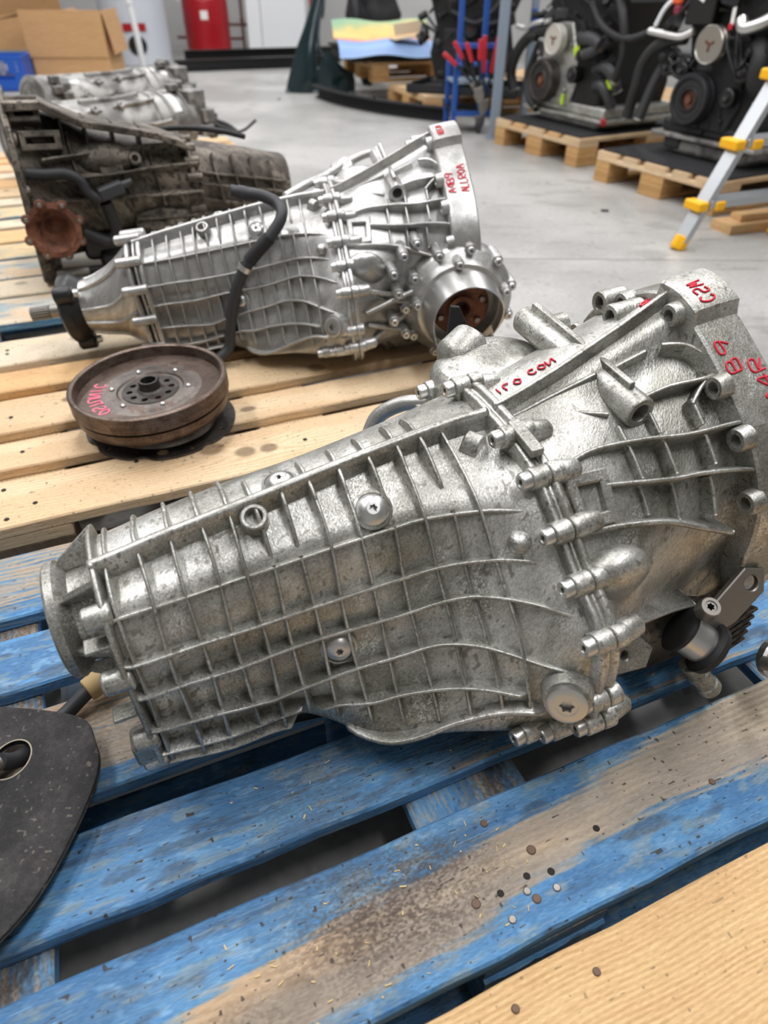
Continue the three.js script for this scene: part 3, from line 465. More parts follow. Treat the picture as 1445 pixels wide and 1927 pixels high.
  // cross tube through the web with its ridge
  { const a = V3(0.635, 0.14, -0.155), b = V3(0.643, 0.118, 0.082); const d = b.clone().sub(a).normalize();
    obj('cross_tube', turned(a, d, [[0, 0], [0.014, 0], [0.0185, 0.006], [0.0195, 0.2], [0.0195, 0.235], [0.0175, 0.238], [0.0115, 0.238], [0.0105, 0.236], [0.0105, 0.2], [0, 0.2]], 28), alu, bh);
    obj('tube_ridge', at(box(0.009, 0.016, 0.205, 0.003), 0.642, 0.149, -0.04, 0.093, 0, 0), alu, bh); }
  // square pocket near the joint
  { const c = S.at(0.545, 1.5, -0.008), n = S.Nm(0.545, 1.5), q = new THREE.Quaternion().setFromUnitVectors(V3(0, 0, 1), n), sh = shapeOf([[-0.024, -0.028], [0.02, -0.028], [0.027, 0.026], [-0.022, 0.03]]), hole = new THREE.Path(); hole.moveTo(-0.016, -0.018); hole.lineTo(-0.014, 0.02); hole.lineTo(0.018, 0.017); hole.lineTo(0.013, -0.018); sh.holes.push(hole);
    const g = plate(sh, 0.016, 0.002); g.applyMatrix4(new THREE.Matrix4().makeRotationFromQuaternion(q).setPosition(c.clone().addScaledVector(n, -0.009))); obj('pocket_frame', g, alu, bh); }
  // rounded swell beside the joint
  { const g = new THREE.SphereGeometry(1, 24, 16); g.scale(0.05, 0.062, 0.03); g.rotateX(0.5); const c = S.at(0.55, 2.6, -0.03); g.translate(c.x, c.y, c.z); obj('swell', boxUV(g), alu, bh); }
  // --- rim
  const R2 = (u, s) => { const k = ((s % 12) + 12) % 12, top = lobe(k > 6 ? k - 12 : k), e = Math.min(u - 0.738, 0.8 - u); return 0.004 + 0.014 * top - (e < 0.002 ? 0.003 : 0); };
  const SR = lofter([[0.738, ST[9][1]], [0.77, ST[9][1].map(([a, b]) => [a * 1.015, b * 1.015])], [0.8, ST[9][1].map(([a, b]) => [a * 1.02, b * 1.02])]]);
  const rim = obj('bell_rim', sharp(skin(SR, 0.738, 0.8, 20, 260, R2), 0.45), alu, t);
  for (const [s, dr] of [[0.12, -0.006], [1.12, -0.004], [1.95, -0.004], [3.0, -0.005], [-1.1, -0.006], [-2.2, -0.006]]) { const a = SR.at(0.738, s, dr), h = obj('rim_ear', [turned(V3(0.725, a.y, a.z), X, [[0.007, 0.002], [0.0075, 0], [0.0125, 0], [0.0138, 0.002], [0.0155, 0.016], [0.007, 0.016], [0.007, 0.002]], 24)], alu, rim); }
  // bosses along the far top edge
  for (const [u, y, z, L] of [[0.712, 0.165, -0.1, 0.035], [0.69, 0.17, -0.05, 0.045], [0.66, 0.12, -0.15, 0.04]]) { const b = obj('top_boss', [turned(V3(u, y, z), X, [[0.008, 0.002], [0.009, 0], [0.014, 0], [0.0155, 0.003], [0.0155, L], [0.008, L], [0.008, 0.002]], 20), at(box(L, 0.03, 0.026, 0.005), u + L / 2 + 0.006, y - 0.02, z)], alu, bh); }
  // dome and lump on the far shoulder of the housing
  { const g = new THREE.SphereGeometry(1, 28, 18); g.scale(0.085, 0.04, 0.075); g.translate(0.575, 0.085, -0.125); obj('dome', boxUV(g), alu, bh); const h = rod(V3(0.52, 0.1, -0.15), V3(0.575, 0.11, -0.17), 0.03, 0.034, 24, 0.012); obj('round_lump', h, alu, bh); }
  // oil pan underneath
  { const g = skin(lofter([[0.09, [[0.07, -0.158], [0.075, -0.175], [0.06, o.pan], [-0.06, o.pan], [-0.075, -0.175], [-0.07, -0.158]]], [0.25, [[0.09, -0.165], [0.095, -0.18], [0.075, o.pan - 0.008], [-0.07, o.pan - 0.008], [-0.085, -0.175], [-0.08, -0.165]]], [0.4, [[0.12, -0.175], [0.125, -0.19], [0.1, o.pan - 0.018], [-0.07, o.pan - 0.018], [-0.085, -0.185], [-0.08, -0.17]]]]), 0.09, 0.4, 12, 36, () => 0, 0); obj('oil_pan', g, M.plasticBlack, t, 'black plastic oil pan'); }
  return { t, S, cs, bh, rim, SR };
}
const G1 = (() => { const a = 67 * RAD, e = 3 * RAD, A = V3(Math.sin(a) * Math.cos(e), Math.sin(e), -Math.cos(a) * Math.cos(e)), V = V3(Math.cos(a), 0, Math.sin(a)), W = V.clone().cross(A); if (W.y < 0) W.negate(); return gearbox('large dirty silver ribbed gearbox lying on the worn blue pallet', 'ribbed silver gearboxes', A, W, V, V3(-0.333, 0.346, -0.491), M.alu, { pan: -0.2008 }); })();
const G2 = gearbox('clean bright silver ribbed gearbox with a black hose, behind the flywheel', 'ribbed silver gearboxes', V3(0.98146, 0.10835, -0.15808), V3(-0.09804, 0.9926, 0.07163), V3(0.16467, -0.0548, 0.98482), V3(-0.6084, 0.319, -1.5889), M.aluClean, { pan: -0.172 });
// ---------------------------------------------------------------- fittings of the dirty gearbox on the blue pallet
{
  const { t, S, cs, bh, SR, rim } = G1, X = V3(1, 0, 0);
  const tail = obj('tail_flange', [turned(V3(-0.006, 0, 0), X, [[0.045, 0], [0.06, 0], [0.0635, 0.003], [0.0635, 0.011], [0.058, 0.016], [0.05, 0.022], [0.052, 0.04], [0.06, 0.056], [0, 0.056], [0, 0.02], [0.045, 0.02], [0.045, 0]], 48)], M.alu, t);
  for (const [a, h] of [[115, 0.026], [60, 0.024], [5, 0.02], [-40, 0.02]]) { const g = plate([[0, 0], [0.046, 0], [0.046, h * 1.4], [0.012, h * 0.5]], 0.005, 0.001); g.translate(0.002, 0.052, -0.0025); g.rotateX(-(a - 90) * RAD + Math.PI); g.rotateX(Math.PI); obj('gusset', g, M.alu, tail); }
  for (const [s, r, L] of [[0.95, 0.0125, 0.022], [2.25, 0.0125, 0.024], [3.55, 0.013, 0.02], [4.3, 0.012, 0.02]]) { const p = S.at(0.046, s, -0.006); obj('tail_boss', rod(V3(0.05 - L, p.y, p.z), V3(0.056, p.y, p.z), r, r * 1.08, 20, 0.003), M.alu, cs); }
  { const p = S.at(0.046, 3.9, -0.01); obj('tail_pad', at(box(0.03, 0.036, 0.034, 0.007, 2), 0.04, p.y, p.z - 0.006), M.alu, cs); }
  for (const s of [1.5, 3.0]) { const p = S.at(0.046, s, -0.012); obj('gusset', at(box(0.03, 0.005, 0.02, 0.002), 0.036, p.y, p.z), M.alu, cs); }
  // strap-shaped lever on the joint
  { const a = S.at(0.502, 0.42, 0.012), b = S.at(0.502, 0.86, 0.014), d = b.clone().sub(a), g = box(0.016, 0.011, d.length(), 0.003); const q = new THREE.Quaternion().setFromUnitVectors(V3(0, 0, 1), d.clone().normalize()); g.applyMatrix4(new THREE.Matrix4().makeRotationFromQuaternion(q).setPosition(a.clone().lerp(b, 0.5))); obj('joint_rail', g, M.alu, t); }
  // lower flank of the housing, lug and shift bracket
  obj('lug_plate', at(plate([[-0.03, -0.016], [0.02, -0.022], [0.034, -0.004], [0.02, 0.018], [-0.03, 0.012]], 0.012, 0.002, [[-0.004, 0, 0.0075]]), 0.578, -0.128, 0.2, -0.6, 0, 0), M.alu, bh);
  const br = obj('shift_bracket', [at(plate([[0, -0.015], [0.03, -0.012], [0.055, -0.02], [0.105, -0.02], [0.122, 0], [0.105, 0.02], [0.055, 0.018], [0.03, 0.014], [0, 0.015]], 0.006, 0.0015, [[0.1, 0, 0.011]], 16), 0.66, -0.125, 0.225, -0.5, -0.1, 0.55)], M.steelDull, t, 'worn grey steel bracket');
  const bush = V3(0.66, -0.118, 0.222), bd = V3(0.55, -0.45, 0.55).normalize();
  obj('bush_sleeve', turned(bush.clone().addScaledVector(bd, -0.012), bd, [[0, 0], [0.024, 0], [0.024, 0.03], [0, 0.03]], 32), M.zinc, br);
  obj('rubber_bush', turned(bush.clone().addScaledVector(bd, -0.02), bd, [[0, 0], [0.026, 0], [0.03, 0.003], [0.03, 0.007], [0.026, 0.01], [0, 0.01]], 32), M.rubber, br);
  obj('rubber_bush', turned(bush.clone().addScaledVector(bd, 0.018), bd, [[0, 0], [0.03, 0], [0.034, 0.004], [0.032, 0.012], [0.02, 0.015], [0, 0.015]], 32), M.rubber, br);
  const hex = turned(bush.clone().addScaledVector(bd, 0.033), bd, [[0, 0], [0.018, 0], [0.018, 0.003], [0.0095, 0.0032], [0.0095, 0.012], [0.008, 0.0135], [0, 0.0135]], 6); obj('hex_bolt', [hex], M.zinc, br);
  screw(t, 'cap_screw', V3(0.668, -0.078, 0.222), V3(-0.1, 0.9, 0.35), 0.0125, 0.018, M.steelDull);
  obj('pipe_stub', turned(V3(0.655, -0.15, 0.235), V3(0.5, -0.72, 0.2), [[0, 0], [0.012, 0], [0.012, 0.022], [0.014, 0.024], [0.014, 0.032], [0.0125, 0.034], [0.0125, 0.05], [0.0145, 0.052], [0.0145, 0.064], [0.01, 0.066], [0, 0.066]], 24), M.alu, t);
  const lv = obj('lever_plate', [at(plate(new THREE.Shape().absellipse(0.01, 0, 0.032, 0.024, 0, Math.PI * 2), 0.012, 0.003), 0.775, -0.178, 0.26, -0.7, -0.2, 0.3)], M.zinc, t); obj('stud', rod(V3(0.752, -0.17, 0.262), V3(0.757, -0.148, 0.29), 0.009, 0.009, 16), M.steelDull, lv);
  for (let i = 0; i < 5; i++) obj('cooling_fin', at(box(0.07, 0.005, 0.05, 0.0015), 0.735, -0.14 - i * 0.014, 0.2, -0.5, 0, 0.2), M.aluDirty, t);
  obj('lower_housing', [at(box(0.17, 0.13, 0.1, 0.03, 3), 0.7, -0.165, 0.14, 0, 0, 0.0)], M.aluDirty, t);
  // light-alloy coolant pipe behind the case
  const cp = obj('coolant_pipe', tube([[0.455, -0.085, -0.3], [0.475, -0.05, -0.3], [0.51, -0.025, -0.28], [0.545, -0.015, -0.255], [0.57, 0.0, -0.255], [0.578, 0.03, -0.262], [0.582, 0.05, -0.24], [0.58, 0.07, -0.2]], 0.0125, 60, 14), M.aluClean, t, 'bright alloy coolant pipe');
  obj('hose_end', tube([[0.425, -0.13, -0.305], [0.44, -0.105, -0.303], [0.456, -0.082, -0.3]], 0.0145, 16, 14), M.rubber, cp); obj('hose_clamp', turned(V3(0.45, -0.092, -0.301), V3(0.5, 0.8, 0), [[0.0145, 0], [0.0165, 0], [0.0165, 0.01], [0.0145, 0.01]], 20), M.zinc, cp);
  obj('pipe_bracket', at(box(0.03, 0.03, 0.1, 0.006), 0.535, -0.03, -0.215), M.alu, cp);
  obj('rubber_strap', plate([[0, 0], [0.03, 0.005], [0.034, 0.04], [0.018, 0.075], [0.006, 0.078], [0.002, 0.04]], 0.004, 0.0012).translate(0.575, 0.05, -0.26), M.rubber, t);
  // paint-pen writing
  const red = [];
  red.push(strokes('ILO', (x, y) => S.at(0.522 + x * 0.0085, -0.3 - (1 - y) * 0.16, -0.0058), 0.0011), strokes('CON', (x, y) => S.at(0.566 + x * 0.009, -0.34 - (1 - y) * 0.16, -0.0058), 0.0011));
  red.push(strokes('B9', (x, y) => SR.at(0.764 - y * 0.016, 1.02 - x * 0.17, 0.0045), 0.0013), strokes('A4R', (x, y) => SR.at(0.792 - y * 0.017, 1.55 - x * 0.17, 0.0045), 0.0013));
  red.push(strokes('CSW', (x, y) => { const s = 0.25 - x * 0.085; return SR.at(0.752 + y * 0.018, s, 0.0045 + 0.014 * lobe(s)); }, 0.0013));
  red.push(strokes('PHR', (x, y) => S.at(0.742 - y * 0.022, -0.42 - x * 0.09, -0.0058), 0.0013));
  red.forEach((g) => obj('marker_writing', g, M.red, t, 'red paint-pen writing'));
}
// ---------------------------------------------------------------- fittings of the clean gearbox
{
  const { t, S, cs, bh, SR, rim } = G2, X = V3(1, 0, 0), alu = M.aluClean;
  const ring = ST[0][1].map(([z, y]) => [z * 1.0, y * 0.9]);
  const circ = (r, cy, cz) => Array.from({ length: 12 }, (_, k) => { const a = Math.PI / 2 - (k + 0.6) * Math.PI / 6; return [cz + r * Math.cos(a), cy + r * Math.sin(a)]; });
  const SC = lofter([[-0.105, circ(0.058, -0.05, 0.012)], [-0.07, circ(0.066, -0.05, 0.012)], [-0.02, circ(0.084, -0.045, 0.006)], [0.028, ring.map(([z, y]) => [z * 0.93, y * 0.95])]]);
  const cone = obj('tail_cone', skin(SC, -0.105, 0.028, 20, 96, () => 0), alu, t);
  for (const s of [0.4, 1.9, 2.9, 4.3, 10.2]) obj('rib', rib(SC, [[-0.1, s], [-0.05, s], [0.026, s]], -0.004, 0.006, 0.007, { n: 16 }), alu, cone);
  for (const u of [0.022, 0.04]) obj('joint_flange', rib(S, Array.from({ length: 25 }, (_, i) => [Math.max(0.045, u + 0.02), -2.6 + i * 0.33]), -0.02, u < 0.03 ? 0.004 : 0.006, 0.014, { n: 110 }).translate(u < 0.03 ? -0.012 : 0, 0, 0), alu, t);
  for (const s of [-0.2, 1.0, 2.05, 3.05, 4.0, -1.4]) { const p = S.at(0.05, s, 0.006); obj('bolt_boss', [rod(V3(0.008, p.y, p.z), V3(0.066, p.y, p.z), 0.011, 0.011, 18, 0.004)], alu, t); }
  // black rubber coupling and splined shaft
  const cpl = obj('rubber_coupling', [turned(V3(-0.15, -0.05, 0.012), X, [[0.02, 0.004], [0.05, 0.002], [0.072, 0], [0.079, 0.006], [0.079, 0.024], [0.073, 0.032], [0.06, 0.046], [0, 0.046], [0, 0.004]], 48)], M.plasticBlack, t, 'black rubber coupling disc');
  for (const a of [-75, 45, 165]) { const y = -0.05 + 0.078 * Math.sin(a * RAD), z = 0.012 + 0.078 * Math.cos(a * RAD), e = obj('coupling_ear', rod(V3(-0.148, y, z), V3(-0.108, y, z), 0.02, 0.02, 20, 0.004), M.plasticBlack, cpl); obj('ear_bolt', rod(V3(-0.106, y, z), V3(-0.094, y, z), 0.0095, 0.0085, 16), M.zinc, e); }
  const sh = obj('output_shaft', rod(V3(-0.19, -0.05, 0.012), V3(-0.14, -0.05, 0.012), 0.0155, 0.0155, 24), M.steelDull, t); for (let i = 0; i < 16; i++) { const a = i / 16 * Math.PI * 2; obj('spline', at(box(0.045, 0.004, 0.003, 0.0008), -0.212, -0.05 + 0.0135 * Math.sin(a), 0.012 + 0.0135 * Math.cos(a), -a + Math.PI / 2), M.steelDull, sh); }
  obj('spline_core', rod(V3(-0.235, -0.05, 0.012), V3(-0.188, -0.05, 0.012), 0.0125), M.steelDull, sh);
  // vent hose over the case
  const P = [[0.288, 0.166, 0.055], [0.315, 0.157, 0.055], [0.352, 0.147, 0.058], [0.381, 0.132, 0.075], [0.386, 0.116, 0.105], [0.352, 0.082, 0.125], [0.298, 0.04, 0.13], [0.252, -0.026, 0.132], [0.221, -0.11, 0.135], [0.208, -0.148, 0.142], [0.178, -0.166, 0.155]];
  const hs = obj('vent_hose', tube(P, 0.0125, 110, 16), M.rubberGrey, t, 'black rubber hose lying over the case');
  obj('hose_sleeve', tube([[0.302, 0.161, 0.055], [0.31, 0.1585, 0.055], [0.318, 0.156, 0.055]], 0.0145, 10, 16), M.rubberGrey, hs); obj('hose_sleeve', tube([P[5], [0.325, 0.062, 0.128], P[6]], 0.0148, 20, 16), M.rubber, hs);
  obj('hose_clamp', turned(V3(0.29, 0.032, 0.13), V3(-0.6, -0.75, 0), [[0.0148, 0], [0.0165, 0], [0.0165, 0.012], [0.0148, 0.012]], 20), M.zinc, hs);
  obj('alloy_pipe', tube([[0.4, 0.118, -0.01], [0.45, 0.124, -0.05], [0.5, 0.122, -0.1], [0.56, 0.128, -0.16], [0.63, 0.132, -0.2], [0.655, 0.12, -0.215]], 0.0095, 50, 12), M.aluClean, t, 'bright alloy pipe');
  // side output: bolted cover, shield and rusty drive flange
  const c = V3(0.745, -0.1, 0), Z = V3(0, 0, 1);
  const cov = obj('output_cover', [turned(V3(c.x, c.y, 0.14), Z, [[0, 0], [0.128, 0], [0.128, 0.05], [0.122, 0.064], [0.108, 0.072], [0.1, 0.088], [0.085, 0.09], [0.085, 0.05], [0, 0.05]], 56)], alu, t);
  for (let i = 0; i < 11; i++) { const a = i / 11 * Math.PI * 2 + 0.2, x = c.x + 0.124 * Math.cos(a), y = c.y + 0.124 * Math.sin(a); const b = obj('cover_boss', rod(V3(x, y, 0.15), V3(x, y, 0.208), 0.0135, 0.0125, 18), alu, cov); screw(t, 'cover_bolt', V3(x, y, 0.207), Z, 0.0088, 0.01, M.zinc); }
  for (const a of [92, 165, 15, -60]) { const x = c.x + 0.104 * Math.cos(a * RAD), y = c.y + 0.104 * Math.sin(a * RAD); obj('cover_boss', rod(V3(x, y, 0.19), V3(x, y, 0.236), 0.0125, 0.011, 18), alu, cov); screw(t, 'cover_bolt', V3(x, y, 0.235), Z, 0.0085, 0.01, M.zinc); }
  // shield: sheet bent round the top and left with a pointed lower corner
  { const pos = [], uv = [], idx = [], N = 48; for (let i = 0; i <= N; i++) { const a = lerp(-38, 232, i / N) * RAD, len = 0.078 + 0.034 * sstep(150, 228, a / RAD) - 0.03 * sstep(40, -30, a / RAD), R = 0.092, rr = R - 0.01 + 0.006 * sstep(180, 232, a / RAD); for (const [r, z] of [[R, 0.226], [rr, 0.226 + len], [rr - 0.0022, 0.226 + len], [R - 0.0025, 0.226]]) { pos.push(c.x + r * Math.cos(a), c.y + r * Math.sin(a), z); uv.push(i * 0.01, z); } }
    for (let i = 0; i < N; i++) for (let k = 0; k < 4; k++) { const a = i * 4 + k, b = i * 4 + (k + 1) % 4, d = a + 4, e = b + 4; idx.push(a, d, b, b, d, e); }
    const g = new THREE.BufferGeometry(); g.setAttribute('position', new THREE.Float32BufferAttribute(pos, 3)); g.setAttribute('uv', new THREE.Float32BufferAttribute(uv, 2)); g.setIndex(idx); obj('heat_shield', sharp(g, 0.7), M.zinc, t, 'bent bright sheet-metal shield'); }
  const fl = obj('drive_flange', turned(V3(c.x, c.y, 0.19), Z, [[0, 0], [0.066, 0], [0.066, 0.03], [0.06, 0.034], [0.03, 0.034], [0.03, 0.045], [0.02, 0.045], [0.017, 0.04], [0.017, 0.005], [0, 0.005]], 40), M.rust, t, 'rusty round drive flange'); for (let i = 0; i < 6; i++) { const a = i * Math.PI / 3 + 0.3; obj('flange_bolt', turned(V3(c.x + 0.05 * Math.cos(a), c.y + 0.05 * Math.sin(a), 0.222), V3(0, 0, 1), [[0, 0], [0.0075, 0], [0.0075, 0.007], [0.006, 0.009], [0, 0.009]], 6), M.steelDull, fl); }
  // struts of the lower flank
  for (const [a, b] of [[[0.53, -0.02, 0.235], [0.62, -0.06, 0.205]], [[0.53, -0.07, 0.24], [0.64, -0.05, 0.21]], [[0.53, -0.1, 0.235], [0.63, -0.15, 0.2]], [[0.53, -0.15, 0.225], [0.63, -0.1, 0.2]]]) obj('strut', tube([a, V3(...a).lerp(V3(...b), 0.5), b], 0.006, 10, 8), alu, bh);
  for (const [x, y, z] of [[0.627, 0.03, 0.19], [0.6, 0.0, 0.205], [0.605, -0.04, 0.215], [0.59, -0.1, 0.22], [0.615, -0.14, 0.21], [0.66, 0.045, 0.175]]) { obj('stud_boss', rod(V3(x, y, z - 0.04), V3(x, y, z + 0.02), 0.013, 0.0115, 18), alu, bh); screw(t, 'cover_bolt', V3(x, y, z + 0.019), Z, 0.0085, 0.009, M.zinc); }
  obj('lower_housing', at(box(0.2, 0.06, 0.2, 0.02, 2), 0.66, -0.19, 0.06), M.aluDirty, t);
  // writing on the rim
  const Rm = (u, s) => 0.0045 + 0.014 * lobe(s);
  for (const g of [strokes('A4', (x, y) => SR.at(0.762 - y * 0.016, 1.62 - x * 0.12, 0.0045), 0.0014), strokes('B9', (x, y) => SR.at(0.762 - y * 0.016, 1.32 - x * 0.12, 0.0045), 0.0014), strokes('ALLROA', (x, y) => SR.at(0.79 - y * 0.017, 1.65 - x * 0.1, 0.0045), 0.0014), strokes('BELSA', (x, y) => { const s = 0.2 - x * 0.05; return SR.at(0.752 + y * 0.012, s, Rm(0, s)); }, 0.0012)]) obj('marker_writing', g, M.red, t, 'red paint-pen writing');
}
// ---------------------------------------------------------------- dual-mass flywheel on its drive plate
{
  const f = thing('drive_plate', 'thin dark steel drive plate lying under the flywheel', 'plate', null, [-0.462, 0.144, -1.228]);
  const sh = new THREE.Shape(); const NP = 96; for (let i = 0; i <= NP; i++) { const a = i / NP * Math.PI * 2; let r = 0.149; const d = (b, w) => Math.exp(-((((a - b + 9.425) % 6.283 - 3.1416) / w) ** 2)); r -= 0.012 * d(4.72, 0.12) + 0.008 * d(3.9, 0.1) + 0.008 * d(5.6, 0.08); const x = r * Math.cos(a), y = r * Math.sin(a); i ? sh.lineTo(x, y) : sh.moveTo(x, y); }
  const holes = []; for (const [a, rr, r] of [[190, 0.136, 0.006], [200, 0.125, 0.0045], [235, 0.133, 0.0055], [262, 0.128, 0.004], [285, 0.124, 0.012], [310, 0.134, 0.005], [345, 0.136, 0.006], [30, 0.136, 0.006], [80, 0.136, 0.006], [130, 0.136, 0.006]]) holes.push([rr * Math.cos(a * RAD), rr * Math.sin(a * RAD), r]);
  obj('plate', plate(sh, 0.003, 0.0006, holes, 16).rotateX(-Math.PI / 2).translate(0, 0.001, 0), M.flyDark, f); obj('raised_ring', turned(V3(0, 0.003, 0), V3(0, 1, 0), [[0.112, 0], [0.108, 0.008], [0.1, 0.016], [0.09, 0.018], [0.05, 0.018], [0.05, 0.002]], 56), M.flySteel, f);
  const w = thing('flywheel', 'rust-brown round flywheel with pink writing on the pale pallet', 'flywheel', null, [-0.466, 0.1725, -1.222]); w.rotation.set(0.02, 0.3, 0.045);
  const Y = V3(0, 1, 0);
  obj('lower_mass', turned(V3(0, 0, 0), Y, [[0, 0.0], [0.11, 0.0], [0.128, 0.004], [0.146, 0.014], [0.15, 0.024], [0.15, 0.036], [0.146, 0.038], [0, 0.038]], 72), M.flyRim, w);
  obj('rim', turned(V3(0, 0.04, 0), Y, [[0.1, 0], [0.15, 0], [0.1535, 0.003], [0.1535, 0.034], [0.15, 0.0365], [0.146, 0.0365], [0.143, 0.034], [0.14, 0.014], [0.1, 0.012], [0.1, 0]], 80), M.flyRim, w);
  obj('disc', turned(V3(0, 0.05, 0), Y, [[0.052, -0.004], [0.141, -0.004], [0.141, 0.003], [0.135, 0.0022], [0.09, 0.002], [0.087, 0.0045], [0.066, 0.0045], [0.063, 0.001], [0.052, 0.0005], [0.052, -0.004]], 72), M.flySteel, w);
  // hub plate with ten open bolt holes round a raised bored spigot
  const hs = new THREE.Shape(); hs.absarc(0, 0, 0.056, 0, Math.PI * 2, false); const hh = []; for (let i = 0; i < 10; i++) { const a = i / 10 * Math.PI * 2; hh.push([0.041 * Math.cos(a), 0.041 * Math.sin(a), 0.0068]); } hh.push([0, 0, 0.0145]);
  const hub = obj('hub', plate(hs, 0.004, 0.0006, hh, 20).rotateX(-Math.PI / 2).translate(0, 0.0475, 0), M.flyDark, w);
  obj('spigot', turned(V3(0, 0.045, 0), Y, [[0.0145, 0], [0.0262, 0.004], [0.0262, 0.0075], [0.0215, 0.011], [0.0195, 0.026], [0.0185, 0.0275], [0.0155, 0.0275], [0.0145, 0.026], [0.0145, 0]], 40), M.flyDark, hub);
  for (let i = 0; i < 6; i++) { const a = i / 6 * Math.PI * 2 + 0.25; obj('rivet', turned(V3(0.076 * Math.cos(a), 0.0545, 0.076 * Math.sin(a)), Y, [[0, 0], [0.005, 0], [0.0045, 0.003], [0.002, 0.005], [0, 0.0052]], 14), M.zinc, w); }
  obj('marker_writing', strokes('OSTUNIC', (x, y) => { const a = (236 - x * 7.5) * RAD, r = 0.096 + (1 - y) * 0.024; return V3(r * Math.cos(a), 0.0525, -r * Math.sin(a)).applyAxisAngle(Y, -0.3); }, 0.0017), std(0xff7f9c, 0.6), w, 'pink paint-pen writing');
}
// ---------------------------------------------------------------- rubber flap with a cable through its hole
{
  const t = thing('rubber_flap', 'worn black rubber flap with a punched hole at the end of the blue pallet', 'rubber flap', null, [-0.4, 0.144, -0.4]);
  const px = [[-0.3, -0.1], [-0.1, -0.104], [-0.04, -0.1], [0.012, -0.094], [0.045, -0.083], [0.062, -0.06], [0.076, -0.035], [0.081, -0.006], [0.08, 0.025], [0.076, 0.06], [0.07, 0.095], [0.06, 0.125], [0.045, 0.152], [0.025, 0.18], [-0.02, 0.22], [-0.3, 0.24]];
  const sh = new THREE.Shape(); sh.moveTo(px[0][0], -px[0][1]); sh.lineTo(px[1][0], -px[1][1]); sh.splineThru(px.slice(2, 15).map(([x, z]) => new THREE.Vector2(x, -z))); sh.lineTo(px[15][0], -px[15][1]);
  const h = new THREE.Path(); h.absellipse(-0.022, 0.032, 0.021, 0.025, 0, Math.PI * 2, true); sh.holes.push(h);
  const g = new THREE.ExtrudeGeometry(sh, { depth: 0.006, bevelEnabled: true, bevelThickness: 0.0015, bevelSize: 0.0015, bevelSegments: 2, curveSegments: 30 }); g.rotateX(-Math.PI / 2); g.translate(0, 0.0252, 0);
  obj('sheet', boxUV(g), M.flap, t);
  const rimPts = px.slice(2, 15).map(([x, z]) => V3(x, 0.0277, z)); obj('frayed_edge', tube(rimPts, 0.0018, 90, 5), std(0x8a7a5e, 0.9), t, 'pale frayed edge');
  obj('hole_edge', tube(Array.from({ length: 25 }, (_, i) => V3(-0.022 + 0.0212 * Math.cos(i / 24 * 6.283), 0.0326, -0.032 + 0.0252 * Math.sin(i / 24 * 6.283))), 0.0009, 60, 5), std(0xb8ad98, 0.9), t);
  const c = thing('cable', 'dark cable with a metal ferrule passing through the rubber flap', 'cable', null, [-0.4, 0.144, -0.4]);
  obj('jacket', tube([[0.06, 0.03, -0.17], [0.03, 0.0235, -0.136], [0.008, 0.0132, -0.108], [-0.006, 0.0112, -0.088], [-0.018, 0.0115, -0.055], [-0.022, 0.026, -0.034], [-0.028, 0.041, -0.024]], 0.0098, 60, 12), M.rubberGrey, c); obj('ferrule', tube([[-0.028, 0.041, -0.024], [-0.046, 0.048, 0.004], [-0.068, 0.044, 0.04], [-0.1, 0.041, 0.09]], 0.0098, 30, 14), M.steelDull, c); obj('tan_sleeve', rod(V3(0.027, 0.0235, -0.133), V3(0.064, 0.031, -0.174), 0.0155, 0.0165, 20, 0.002), std(0xb49a6c, 0.7), c);
}
